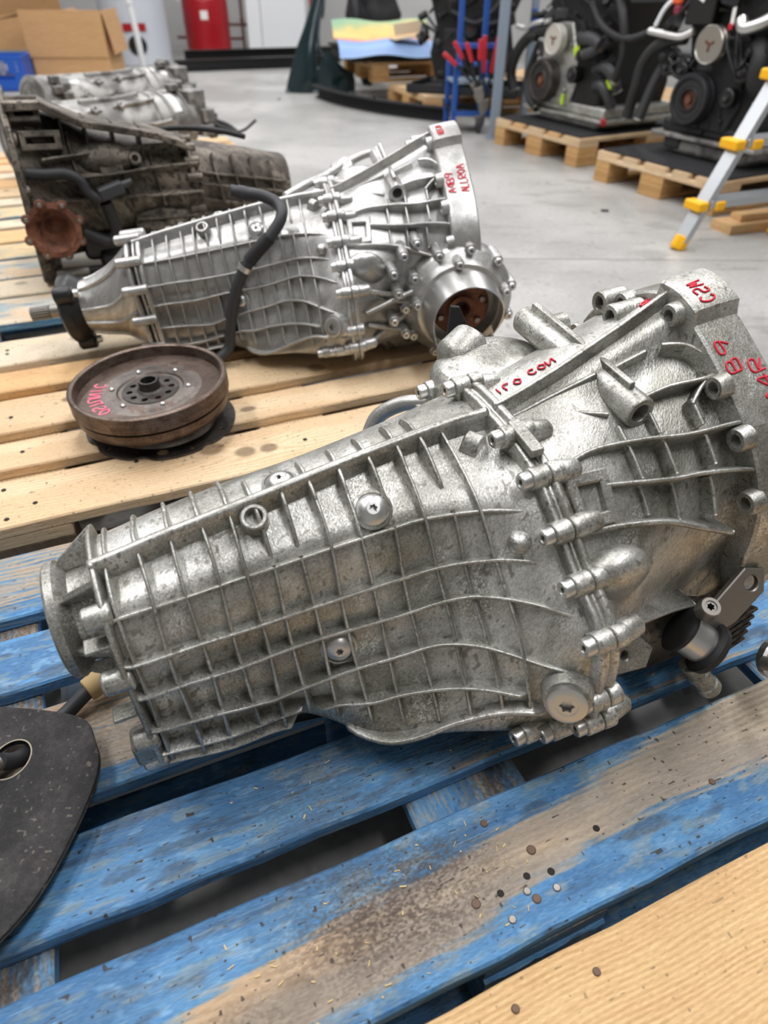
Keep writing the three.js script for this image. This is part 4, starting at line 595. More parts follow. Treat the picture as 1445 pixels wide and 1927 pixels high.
// ---------------------------------------------------------------- dark oily gearbox with a rusty drive cup
M.sticker = new THREE.MeshStandardMaterial({ map: (() => { const c = document.createElement('canvas'); c.width = 128; c.height = 256; const x = c.getContext('2d'); x.fillStyle = '#eceae6'; x.fillRect(0, 0, 128, 256); x.fillStyle = '#8d8b88'; const R = rng(77); for (let i = 0; i < 26; i++) x.fillRect(14, 14 + i * 9, 30 + R() * 64, 3); x.fillStyle = '#444'; for (let i = 0; i < 20; i++) x.fillRect(92 + (i % 4) * 6, 20 + Math.floor(i / 4) * 6, 4, 4); const t = new THREE.CanvasTexture(c); t.colorSpace = THREE.SRGBColorSpace; return t; })(), roughness: 0.6 });
{
  const A = V3(Math.sin(65 * RAD), -0.03, -Math.cos(65 * RAD)).normalize(), V = V3(Math.cos(65 * RAD), 0, Math.sin(65 * RAD)), W = V.clone().cross(A); if (W.y < 0) W.negate();
  const t = thing('gearbox', 'dark oily gearbox with rusty drive cup and black hoses', 'gearbox'); new THREE.Matrix4().makeBasis(A, W, V).setPosition(V3(-1.0, 0.352, -2.16)).decompose(t.position, t.quaternion, t.scale); t.scale.set(1, 1, 1);
  const al = M.aluDirty, X = V3(1, 0, 0), Z = V3(0, 0, 1);
  const sec = (top, zt, mid, zm, low, zl, bot, far) => [[0, top], [zt, top - 0.01], [zm, mid], [zm + 0.004, mid - 0.06], [zl, low], [zl * 0.5, bot], [-zl * 0.5, bot], [-far, low], [-far, mid], [-zt, top - 0.01]];
  const S = lofter([[-0.05, sec(0.25, 0.13, 0.12, 0.19, -0.08, 0.19, -0.165, 0.19)], [0.05, sec(0.225, 0.1, 0.12, 0.175, -0.06, 0.16, -0.15, 0.18)], [0.15, sec(0.18, 0.09, 0.11, 0.165, -0.06, 0.15, -0.145, 0.17)], [0.3, sec(0.15, 0.09, 0.09, 0.16, -0.05, 0.145, -0.14, 0.16)], [0.4, sec(0.14, 0.09, 0.08, 0.155, -0.05, 0.14, -0.13, 0.15)], [0.55, sec(0.12, 0.08, 0.06, 0.13, -0.05, 0.12, -0.11, 0.13)], [0.72, sec(0.09, 0.06, 0.03, 0.1, -0.06, 0.1, -0.1, 0.1)]]);
  const cs = obj('case', skin(S, -0.05, 0.72, 60, 100, () => -0.006, 6), al, t);
  const yS = (u, y) => { let s = 1; for (; s < 4; s += 0.02) if (S.P(u, s).y < y) break; return s; };
  for (const [y0, x0, x1] of [[0.128, 0, 0.4], [0.088, 0.02, 0.42], [0.03, 0, 0.41], [-0.03, 0.22, 0.4], [0.075, 0.42, 0.7], [0.045, 0.42, 0.7], [0.0, 0.42, 0.68], [-0.04, 0.42, 0.68]]) { const p = []; for (let i = 0; i <= 8; i++) { const u = lerp(x0, x1, i / 8); p.push([u, yS(u, y0 - (x0 > 0.4 ? (u - 0.42) * 0.18 : 0))]); } obj('rib', rib(S, p, -0.008, x0 > 0.4 ? 0.008 : 0.026, 0.008, { n: 24 }), al, cs); }
  for (const u of [0.08, 0.2, 0.29, 0.47, 0.53, 0.59, 0.65]) obj('rib', rib(S, [[u, 1.3], [u, 2.0], [u + 0.01, 2.8], [u + 0.02, 3.5]], -0.008, 0.008, 0.007, { n: 20 }), al, cs);
  // overhanging top ledge of the housing
  obj('ledge', plate([[-0.055, 0.262], [0.03, 0.262], [0.05, 0.25], [0.12, 0.218], [0.31, 0.182], [0.38, 0.158], [0.4, 0.14], [0.38, 0.146], [0.31, 0.17], [0.12, 0.205], [0.05, 0.236], [0.03, 0.248], [-0.055, 0.246]], 0.13, 0.003).translate(0, 0, 0.045), al, cs);
  for (const x of [0.07, 0.13, 0.2, 0.27]) obj('ledge_web', at(box(0.006, 0.09, 0.08, 0.002), x, 0.2 - x * 0.18, 0.1), al, cs);
  // bell flange seen edge on, with windows
  { const sh = new THREE.Shape(); const ring = Array.from({ length: 60 }, (_, i) => S.at(-0.05, i / 6, 0.02)); ring.forEach((p, i) => (i ? sh.lineTo(p.z, p.y) : sh.moveTo(p.z, p.y))); const g = plate(sh, 0.014, 0.003); g.rotateY(Math.PI / 2); g.translate(-0.066, 0, 0); const fl = obj('bell_flange', boxUV(g), al, t); for (const [y, z] of [[0.18, 0.17], [0.06, 0.205], [-0.06, 0.205], [-0.14, 0.17]]) obj('flange_ear', rod(V3(-0.068, y, z), V3(-0.04, y, z), 0.016, 0.016, 18), al, fl); }
  const frame = (w, h, t2, d) => { const o = shapeOf([[-w / 2, -h / 2], [w / 2, -h / 2], [w / 2 * 1.05, h / 2], [-w / 2, h / 2]]), q = new THREE.Path(), a = w / 2 - t2, b = h / 2 - t2; q.moveTo(-a, -b); q.lineTo(-a, b); q.lineTo(a, b); q.lineTo(a, -b); q.closePath(); o.holes.push(q); return plate(o, d, 0.002); };
  obj('starter_window', at(frame(0.07, 0.056, 0.01, 0.05), -0.012, 0.222, 0.11, -0.5), al, cs); obj('slot_frame', at(frame(0.095, 0.042, 0.011, 0.035), 0.012, 0.167, 0.15, -0.3), al, cs);
  obj('bulge', [boxUV(at(new THREE.SphereGeometry(1, 28, 18).scale(0.085, 0.045, 0.05), 0.165, 0.118, 0.14))], al, cs); obj('bulge_plate', at(box(0.06, 0.02, 0.006, 0.002), 0.175, 0.1, 0.186, -0.2), al, cs);
  obj('breather_boss', turned(V3(0.243, 0.11, 0.13), V3(0, 0.3, 1), [[0, 0], [0.018, 0], [0.018, 0.045], [0.015, 0.048], [0.009, 0.048], [0.009, 0.03], [0, 0.03]], 24), al, cs);
  obj('joint_flange', rib(S, Array.from({ length: 21 }, (_, i) => [0.4, -1 + i * 0.3]), -0.01, 0.014, 0.02, { n: 80 }), al, t);
  for (const s of [0.6, 1.2, 1.7, 2.3, 3.0, 3.6, 4.2]) { const p = S.at(0.4, s, 0.012); obj('joint_bolt', rod(V3(0.38, p.y, p.z), V3(0.425, p.y, p.z), 0.011, 0.011, 14), al, t); }
  obj('side_bracket', [at(plate([[0, -0.02], [0.06, -0.035], [0.14, -0.02], [0.15, 0.012], [0.07, 0.025], [0.0, 0.01]], 0.02, 0.004, [[0.075, -0.003, 0.011]]), 0.22, -0.045, 0.145, -0.35)], al, cs);
  // rusty cup flange
  const cup = obj('drive_cup', turned(V3(0.0, -0.035, 0.195), V3(-0.15, 0.12, 1), [[0, 0], [0.05, 0], [0.058, 0.05], [0.07, 0.062], [0.07, 0.068], [0.056, 0.07], [0.05, 0.062], [0.034, 0.034], [0.016, 0.022], [0.012, 0.01], [0, 0.01]], 44), M.rust, t, 'rusty brown drive cup');
  for (let i = 0; i < 8; i++) { const a = i / 8 * Math.PI * 2 + 0.3, c = V3(0.0, -0.035, 0.195).addScaledVector(V3(-0.15, 0.12, 1).normalize(), 0.058), e = obj('cup_ear', rod(V3(c.x + 0.07 * Math.cos(a), c.y + 0.07 * Math.sin(a), c.z), V3(c.x + 0.07 * Math.cos(a), c.y + 0.07 * Math.sin(a), c.z + 0.012), 0.013, 0.012, 16), M.rust, cup); obj('ear_bolt', rod(V3(c.x + 0.071 * Math.cos(a), c.y + 0.071 * Math.sin(a), c.z + 0.012), V3(c.x + 0.071 * Math.cos(a), c.y + 0.071 * Math.sin(a), c.z + 0.015), 0.006), M.steelDull, e); }
  // hoses and the solenoid plug
  obj('hose', tube([[-0.04, 0.104, 0.2], [0.0, 0.1, 0.205], [0.055, 0.098, 0.205], [0.085, 0.082, 0.21], [0.1, 0.05, 0.215], [0.125, 0.03, 0.215]], 0.015, 50, 12), M.rubber, t); obj('hose', tube([[0.14, 0.02, 0.205], [0.15, -0.02, 0.2], [0.155, -0.06, 0.2], [0.135, -0.085, 0.2], [0.1, -0.075, 0.19], [0.07, -0.06, 0.18]], 0.017, 50, 12), M.rubber, t);
  const pl = obj('connector', [at(box(0.07, 0.034, 0.036, 0.008, 2), 0.16, 0.052, 0.21, 0, 0, 0.3)], M.rubberGrey, t, 'dark grey plastic connector'); obj('connector_tip', rod(V3(0.185, 0.062, 0.212), V3(0.22, 0.074, 0.212), 0.011, 0.008), M.rubberGrey, pl);
  obj('oil_filter', rod(V3(0.1, -0.15, 0.15), V3(0.22, -0.14, 0.14), 0.034, 0.034, 24, 0.01), M.plasticBlack, t); obj('pump_body', at(box(0.22, 0.08, 0.12, 0.02, 2), 0.17, -0.11, 0.1), M.plasticBlack, t); obj('valve_body', at(box(0.1, 0.07, 0.05, 0.015, 2), 0.26, -0.09, 0.15), M.plasticBlack, t); obj('drain_pipe', tube([[-0.03, -0.17, 0.17], [0.03, -0.168, 0.175], [0.09, -0.166, 0.18], [0.2, -0.165, 0.19]], 0.012, 30, 12), M.rubber, t); obj('pipe_union', rod(V3(-0.03, -0.17, 0.17), V3(0.06, -0.167, 0.178), 0.0135, 0.0135, 16), M.steelDull, t);
  obj('support_foot', [at(box(0.06, 0.1, 0.26, 0.01), -0.04, -0.152, 0.03)], al, t); obj('support_foot', [at(box(0.3, 0.06, 0.16, 0.02), 0.45, -0.148, 0)], al, t);
  obj('wiring', tube([[0.3, 0.16, -0.02], [0.42, 0.17, 0.02], [0.52, 0.16, 0.03], [0.6, 0.14, 0.02]], 0.008, 40, 8), M.rubber, t);
  obj('marker_writing', at(box(0.07, 0.0015, 0.02, 0.0005), -0.01, 0.267, 0.12), std(0xd98a94, 0.7), t);
}
// ---------------------------------------------------------------- two grey gearboxes with white stickers
function greyGearbox(label, pos, stickers) {
  const A = V3(0.6, 0, -0.8), V = V3(0.8, 0, 0.6), W = V3(0, 1, 0), t = thing('gearbox', label, 'gearbox', 'grey gearboxes with stickers'); new THREE.Matrix4().makeBasis(A, W, V).setPosition(V3(...pos)).decompose(t.position, t.quaternion, t.scale); t.scale.set(1, 1, 1);
  const ring = (r, ry = r, cy = 0) => Array.from({ length: 10 }, (_, k) => { const a = Math.PI / 2 - k * Math.PI / 5; return [r * Math.cos(a), cy + ry * Math.sin(a)]; });
  const S = lofter([[-0.36, ring(0.138)], [-0.3, ring(0.136)], [-0.2, ring(0.128)], [0.1, ring(0.122)], [0.22, ring(0.128, 0.125)], [0.34, ring(0.138, 0.132)], [0.5, ring(0.14, 0.13)]]);
  const cs = obj('case', skin(S, -0.36, 0.5, 50, 80, () => 0, 5), M.aluGrey, t);
  obj('front_flange', rib(S, Array.from({ length: 21 }, (_, i) => [-0.352, i * 0.5]), -0.01, 0.012, 0.016, { n: 90 }), M.aluGrey, cs);
  for (const u of [0.3, 0.36, 0.46]) obj('rib', rib(S, [[u, -1], [u, 0], [u, 1], [u, 2], [u, 3]], -0.006, 0.008, 0.012, { n: 40 }), M.aluGrey, cs);
  // screw bosses with four radiating webs
  for (const [u, s] of [[-0.02, 1.15], [0.12, 1.05], [0.05, 2.0], [-0.12, 1.9]]) { const n = S.Nm(u, s), p = S.at(u, s, -0.004); const b = obj('screw_boss', turned(p, n, [[0.008, 0.004], [0.008, 0.024], [0.015, 0.024], [0.0165, 0.018], [0.0175, 0], [0, 0], [0, 0.004], [0.008, 0.004]], 20), M.aluGrey, cs); for (const [du, ds] of [[0.045, 0.02], [-0.045, 0], [0, 0.35], [0, -0.3]]) obj('rib', rib(S, [[u, s], [u + du * 0.5, s + ds * 0.5], [u + du, s + ds]], -0.004, 0.014, 0.006, { n: 8, e1: 0.9 }), M.aluGrey, cs); }
  for (const [u0, u1, s] of [[0.14, 0.3, 1.0], [-0.05, 0.26, 0.3], [0.16, 0.34, 2.2], [-0.3, 0.1, 9.4]]) obj('rib', rib(S, [[u0, s], [(u0 + u1) / 2, s + 0.05], [u1, s]], -0.006, 0.016, 0.014, { n: 16 }), M.aluGrey, cs);
  // hollow under a strap at the front shoulder
  for (const [x, y, z] of [[-0.27, 0.13, 0.08], [-0.24, 0.1, 0.12], [-0.29, 0.09, 0.13], [-0.25, 0.06, 0.15]]) obj('shoulder_block', at(box(0.05, 0.035, 0.04, 0.006), x, y, z), M.aluGrey, cs);
  // blocky end with the mechatronic housing
  for (const [x, y, z, a, b, c] of [[0.53, 0.05, 0.03, 0.1, 0.16, 0.18], [0.58, 0.1, -0.02, 0.05, 0.07, 0.06], [0.57, 0.02, 0.12, 0.07, 0.06, 0.06], [0.55, -0.04, 0.13, 0.08, 0.05, 0.05], [0.5, 0.14, 0.0, 0.05, 0.05, 0.07], [0.44, 0.145, 0.05, 0.05, 0.03, 0.05], [0.6, -0.03, 0.05, 0.06, 0.1, 0.12]]) obj('end_block', at(box(a, b, c, 0.008, 2), x, y, z), M.aluGrey, t);
  obj('lower_pan', at(box(0.6, 0.05, 0.2, 0.015, 2), 0.05, -0.115, 0), M.plasticBlack, t);
  for (const [x, z, w, h, s] of stickers) { const p = S.at(x, s, 0.0004); const g = new THREE.BufferGeometry(), pos2 = [], uv = [], idx = [], nx = 3, ny = 6; for (let i = 0; i <= nx; i++) for (let j = 0; j <= ny; j++) { const q = S.at(x + (i / nx - 0.5) * w, s + (j / ny - 0.5) * h, 0.0012); pos2.push(q.x, q.y, q.z); uv.push(i / nx, 1 - j / ny); } for (let i = 0; i < nx; i++) for (let j = 0; j < ny; j++) { const a = i * (ny + 1) + j; idx.push(a, a + 1, a + ny + 1, a + 1, a + ny + 2, a + ny + 1); } g.setAttribute('position', new THREE.Float32BufferAttribute(pos2, 3)); g.setAttribute('uv', new THREE.Float32BufferAttribute(uv, 2)); g.setIndex(idx); g.computeVertexNormals(); obj('sticker', g, M.sticker, t, 'white paper sticker'); }
  return t;
}
{
  const a = greyGearbox('grey gearbox with a tall white sticker and loose wiring at its end', [-1.335, 0.297, -3.49], [[0.4, 0, 0.045, 1.15, 1.25], [0.43, 0, 0.04, 0.35, 0.35]]);
  obj('wiring', tube([[0.6, -0.02, 0.1], [0.66, -0.05, 0.16], [0.72, -0.07, 0.16], [0.74, -0.05, 0.08], [0.68, -0.02, 0.02]], 0.012, 40, 10), M.rubber, a); obj('wiring', tube([[0.58, -0.06, 0.14], [0.64, -0.06, 0.2], [0.7, -0.05, 0.24], [0.76, -0.01, 0.27]], 0.007, 30, 8), M.rubber, a); obj('support_foot', at(box(0.16, 0.06, 0.18, 0.01), 0.45, -0.118, 0), M.aluGrey, a);
  for (let i = 0; i < 6; i++) obj('connector', at(box(0.04, 0.03, 0.03, 0.006), 0.6 + 0.02 * i, -0.07 + 0.012 * i, 0.12 - 0.02 * i, 0, 0.4 * i), i % 2 ? M.plasticBlack : M.aluGrey, a);
  const b = greyGearbox('grey gearbox with small white stickers, in front of the cardboard box', [-1.63, 0.303, -4.42], [[-0.15, 0, 0.05, 0.3, 0.9], [0.36, 0, 0.05, 0.6, 0.5], [0.43, 0, 0.04, 0.35, 1.0]]);
  obj('support_foot', at(box(0.16, 0.06, 0.18, 0.01), 0.45, -0.125, 0), M.aluGrey, b);
}
// ---------------------------------------------------------------- the back of the workshop
M.card = new THREE.MeshStandardMaterial({ map: rep(tex(256, 256, (u, v) => { const g = (fbm(u, v, 6, 40, 3, 611) - 0.5) * 16 + (noise(u * 120, v * 120, 120, 120, 612) - 0.5) * 8; return [196 + g, 154 + g, 108 + g]; }), 2), roughness: 0.85 });
M.cardDark = std(0x9a7550, 0.9);
M.white = std(0xdde0e2, 0.4); M.tankWhite = std(0xc4cad2, 0.45); M.redTank = std(0x9c0f1c, 0.28); M.blackPaint = std(0x0e0e10, 0.35); M.copper = std(0x6a4430, 0.5, 0.4); M.blue = std(0x1f4f9c, 0.45); M.crateBlue = std(0x1d56b4, 0.42); M.post = std(0x8a98a6, 0.45, 0.3); M.ladder = std(0xb9bdc0, 0.38, 0.7); M.yellow = std(0xf5b400, 0.5); M.green = std(0x14262a, 0.16, 0.1, {}); M.mat = std(0x202123, 0.8); M.paperW = std(0xe4e2dc, 0.7); M.toolRed = std(0xb81f2c, 0.45); M.lime = std(0xb9dc2a, 0.7); M.darkEng = std(0x161616, 0.5, 0.25); M.darkEng2 = std(0x26272a, 0.55, 0.3); M.greyEng = std(0x4b4c4e, 0.5, 0.55);
// cardboard boxes
function cartonBox(label, pos, turn, w, h, d, open) {
  const t = thing('cardboard_box', label, 'box', null, pos, turn);
  obj('front_side', at(box(w, h, 0.006, 0.002), 0, h / 2, d / 2), M.card, t); obj('back_side', at(box(w, h, 0.006, 0.002), 0, h / 2, -d / 2), M.card, t); for (const s of [-1, 1]) obj('side', at(box(0.006, h, d, 0.002), s * w / 2, h / 2, 0), M.card, t); obj('bottom', at(box(w, 0.006, d, 0.002), 0, 0.004, 0), M.card, t);
  if (open) { obj('flap', at(box(w, 0.3, 0.005, 0.002), 0, h + 0.13, d / 2 + 0.05, 0.35), M.card, t); obj('flap', at(box(0.005, 0.26, d, 0.002), w / 2 + 0.06, h - 0.08, 0, 0, 0, 0.45), M.card, t); obj('flap', at(box(0.005, 0.26, d, 0.002), -w / 2 - 0.1, h + 0.06, 0, 0, 0, 0.9), M.cardDark, t); } else { for (const s of [-1, 1]) obj('flap', at(box(w, 0.005, d / 2 - 0.004, 0.002), 0, h + 0.002, s * d / 4), M.card, t); }
  return t;
}
{
  const b = thing('cardboard_box', 'big tan cardboard box with a folded-down front flap', 'box', null, [-3.0, 0, -7.95], 0.1);
  obj('front_side', at(box(0.7, 0.56, 0.006, 0.002), 0, 0.28, 0.3), M.card, b); obj('front_flap', at(box(0.72, 0.36, 0.005, 0.002), -0.005, 0.41, 0.325, 0.06), M.card, b); obj('side', at(box(0.006, 0.56, 0.6, 0.002), 0.35, 0.28, 0), M.card, b); obj('side', at(box(0.006, 0.56, 0.6, 0.002), -0.35, 0.28, 0), M.card, b); obj('back_side', at(box(0.7, 0.56, 0.006, 0.002), 0, 0.28, -0.3), M.card, b); obj('bottom', at(box(0.7, 0.006, 0.6, 0.002), 0, 0.004, 0), M.card, b); obj('side_flap', at(box(0.005, 0.34, 0.6, 0.002), 0.39, 0.42, 0.0, 0, 0, 0.16), M.card, b); obj('side_flap', at(box(0.3, 0.005, 0.6, 0.002), -0.48, 0.54, -0.05, 0, 0, 0.2), M.cardDark, b);
  const bench = thing('low_bench', 'low dark bench under the cardboard box with open flaps', 'bench', null, [-3.9, 0, -8.75], 0.06);
  obj('shelf', at(box(1.7, 0.04, 0.7, 0.006), 0, 0.2, 0), M.post, bench); for (const x of [-0.78, 0.78]) for (const z of [-0.3, 0.3]) obj('leg', at(box(0.06, 0.18, 0.06, 0.004), x, 0.09, z), M.blackPaint, bench); obj('back_panel', at(box(1.6, 0.18, 0.02, 0.004), 0, 0.09, -0.3), M.blackPaint, bench);
  cartonBox('smaller tan cardboard box with open flaps on the low bench', [-3.72, 0.22, -8.75], 0.12, 0.8, 0.3, 0.5, true);
  // blue plastic crate
  const c = thing('bottle_crate', 'blue plastic bottle crate beside the big cardboard box', 'crate', null, [-3.5, 0, -7.4], 0.12), w = 0.4, h = 0.27, d = 0.3;
  obj('base', at(box(w, 0.04, d, 0.006), 0, 0.02, 0), M.crateBlue, c); obj('foot_rim', at(box(w + 0.02, 0.05, d + 0.02, 0.008), 0, 0.03, 0), M.crateBlue, c); for (const s of [-1, 1]) { const sh = shapeOf([[-w / 2, 0.04], [w / 2, 0.04], [w / 2, h], [-w / 2, h]]); const win = new THREE.Path(); win.moveTo(-0.12, 0.09); win.lineTo(-0.12, 0.14); win.lineTo(0.12, 0.14); win.lineTo(0.12, 0.09); sh.holes.push(win); obj('side_panel', plate(sh, 0.012, 0.002).translate(0, 0, s * d / 2 - 0.006), M.crateBlue, c); obj('end_panel', at(box(0.012, h - 0.04, d, 0.003), s * w / 2, h / 2 + 0.02, 0), M.crateBlue, c); } obj('top_rim', [at(box(w + 0.012, 0.03, 0.02, 0.004), 0, h - 0.012, d / 2), at(box(w + 0.012, 0.03, 0.02, 0.004), 0, h - 0.012, -d / 2), at(box(0.02, 0.03, d, 0.004), w / 2, h - 0.012, 0), at(box(0.02, 0.03, d, 0.004), -w / 2, h - 0.012, 0)], M.crateBlue, c); obj('printed_disc', turned(V3(0.03, 0.185, d / 2 + 0.007), V3(0, 0, 1), [[0, 0], [0.05, 0], [0.05, 0.001], [0, 0.001]], 24), M.paperW, c); for (let i = 0; i < 3; i++) obj('printed_mark', at(box(0.02, 0.012, 0.001, 0.0004), 0.16, 0.22 - i * 0.03, d / 2 + 0.0075), M.paperW, c);
  // buffer tank
  const tk = thing('buffer_tank', 'tall pale grey cylindrical buffer tank with a round black cover', 'tank', null, [-2.95, 0, -9.75]);
  obj('body', turned(V3(0, 0, 0), V3(0, 1, 0), [[0, 0], [0.36, 0], [0.37, 0.01], [0.37, 1.7], [0.3, 1.78], [0, 1.8]], 64), M.tankWhite, tk); obj('round_cover', turned(V3(0.1, 0.2, 0.34), V3(0.28, 0, 1), [[0, 0], [0.095, 0], [0.1, 0.02], [0.085, 0.03], [0.08, 0.024], [0, 0.028]], 40), M.blackPaint, tk, 'round black cover'); obj('name_plate', at(box(0.25, 0.075, 0.004, 0.001), 0.1, 0.37, 0.362, 0, 0.27), M.redTank, tk, 'red name plate');
  const pp = thing('white_pipe', 'thin white pipe standing in front of the buffer tank', 'pipe', null, [-2.63, 0, -8.75]); obj('tube', tube([[0, 0, 0], [-0.01, 0.3, 0], [-0.04, 0.75, 0], [-0.08, 1.5, 0]], 0.032, 30, 14), M.white, pp); obj('clip', turned(V3(-0.035, 0.6, 0), V3(0.04, 1, 0), [[0.032, 0], [0.04, 0], [0.04, 0.03], [0.032, 0.03]], 20), M.white, pp);
  // expansion vessel
  const ev = thing('expansion_vessel', 'glossy red expansion vessel with a white sticker', 'tank', null, [-2.32, 0, -10.75]);
  obj('shell', turned(V3(0, 0.05, 0), V3(0, 1, 0), [[0, 0], [0.24, 0.0], [0.28, 0.03], [0.285, 0.3], [0.289, 0.305], [0.289, 0.32], [0.285, 0.325], [0.283, 0.52], [0.26, 0.62], [0.18, 0.7], [0, 0.73]], 56), M.redTank, ev); obj('foot_ring', turned(V3(0, 0, 0), V3(0, 1, 0), [[0.2, 0], [0.22, 0], [0.22, 0.06], [0.2, 0.06], [0.2, 0]], 40), M.blackPaint, ev); obj('sticker', at(box(0.09, 0.09, 0.003, 0.001), 0.04, 0.44, 0.284, 0, 0.14), M.paperW, ev); obj('hanging_tag', at(box(0.11, 0.2, 0.004, 0.001), -0.27, 0.68, 0.16, 0, 0, -0.5), M.white, ev);
  for (const [x, y0, y1, z, lab] of [[-1.96, 0.1, 1.2, -11.3, 'thin brown copper pipe with a low branch behind the red vessel'], [-1.86, 0.25, 1.2, -11.4, 'thin brown copper pipe with a higher branch, next to the white cabinet']]) { const p = thing('copper_pipe', lab, 'pipe', 'copper pipes by the red vessel', [x, 0, z]); obj('riser', tube([[0, 0, 0], [0, y0, 0], [0, (y0 + y1) / 2, 0], [0, y1, 0]], 0.018, 20, 10), M.copper, p); obj('branch', tube([[0, y0 + 0.05, 0], [-0.2, y0 + 0.05, 0], [-0.9, y0 + 0.06, 0]], 0.018, 20, 10), M.copper, p); obj('pipe_clip', at(box(0.05, 0.03, 0.05, 0.006), 0, y0 + 0.25, 0), M.copper, p); obj('wall_bracket', at(box(0.03, 0.03, z + 11.995, 0.004), 0, 0.9, -(z + 11.995) / 2), M.copper, p); }
  // white cabinet
  const cb = thing('white_cabinet', 'tall white cabinet beside the red vessel', 'cabinet', null, [-1.42, 0, -10.95]); obj('body', at(box(0.76, 1.9, 0.5, 0.008), 0, 0.95, -0.03), M.white, cb); for (const s of [-1, 1]) obj('door', at(box(s < 0 ? 0.17 : 0.56, 1.8, 0.02, 0.005), s < 0 ? -0.285 : 0.09, 0.98, 0.232), M.white, cb); obj('plinth', at(box(0.74, 0.06, 0.02, 0.004), 0, 0.03, 0.23), M.paperW, cb);
  // red jacket hanging near the cabinet
  const ex = thing('fire_extinguisher', 'red fire extinguisher hanging beside the white cabinet', 'extinguisher', null, [-0.8, 0, -9.5]); obj('cylinder', turned(V3(0, 0.52, 0), V3(0, 1, 0), [[0, 0], [0.07, 0], [0.08, 0.02], [0.08, 0.4], [0.05, 0.47], [0.02, 0.5], [0, 0.5]], 32), M.redTank, ex); obj('nozzle', tube([[0.02, 0.98, 0.02], [0.08, 0.9, 0.04], [0.09, 0.6, 0.05], [0.07, 0.46, 0.05]], 0.012, 30, 8), M.rubber, ex); obj('stand_pole', rod(V3(0, 0, -0.1), V3(0, 1.1, -0.1), 0.015), M.blackPaint, ex); obj('stand_base', at(box(0.2, 0.02, 0.24, 0.004), 0, 0.01, -0.06), M.blackPaint, ex); obj('hook', at(box(0.04, 0.03, 0.1, 0.004), 0, 0.95, -0.05), M.blackPaint, ex);
  // black beam on the floor
  for (const [z, y, h, lab, r] of [[-9.25, 0, 0.11, 'long black steel beam lying on the floor before the red vessel', 0.42], [-9.75, 0, 0.16, 'taller black steel beam behind the other black beam', 0.4]]) { const bm = thing('steel_beam', lab, 'beam', null, [-1.45, y, z], r); obj('web', at(box(1.9, h, 0.02, 0.003), 0, h / 2, 0), M.blackPaint, bm); for (const k of [0, 1]) obj('flange', at(box(1.9, 0.012, 0.1, 0.003), 0, k ? h - 0.006 : 0.006, 0), M.blackPaint, bm); }
}
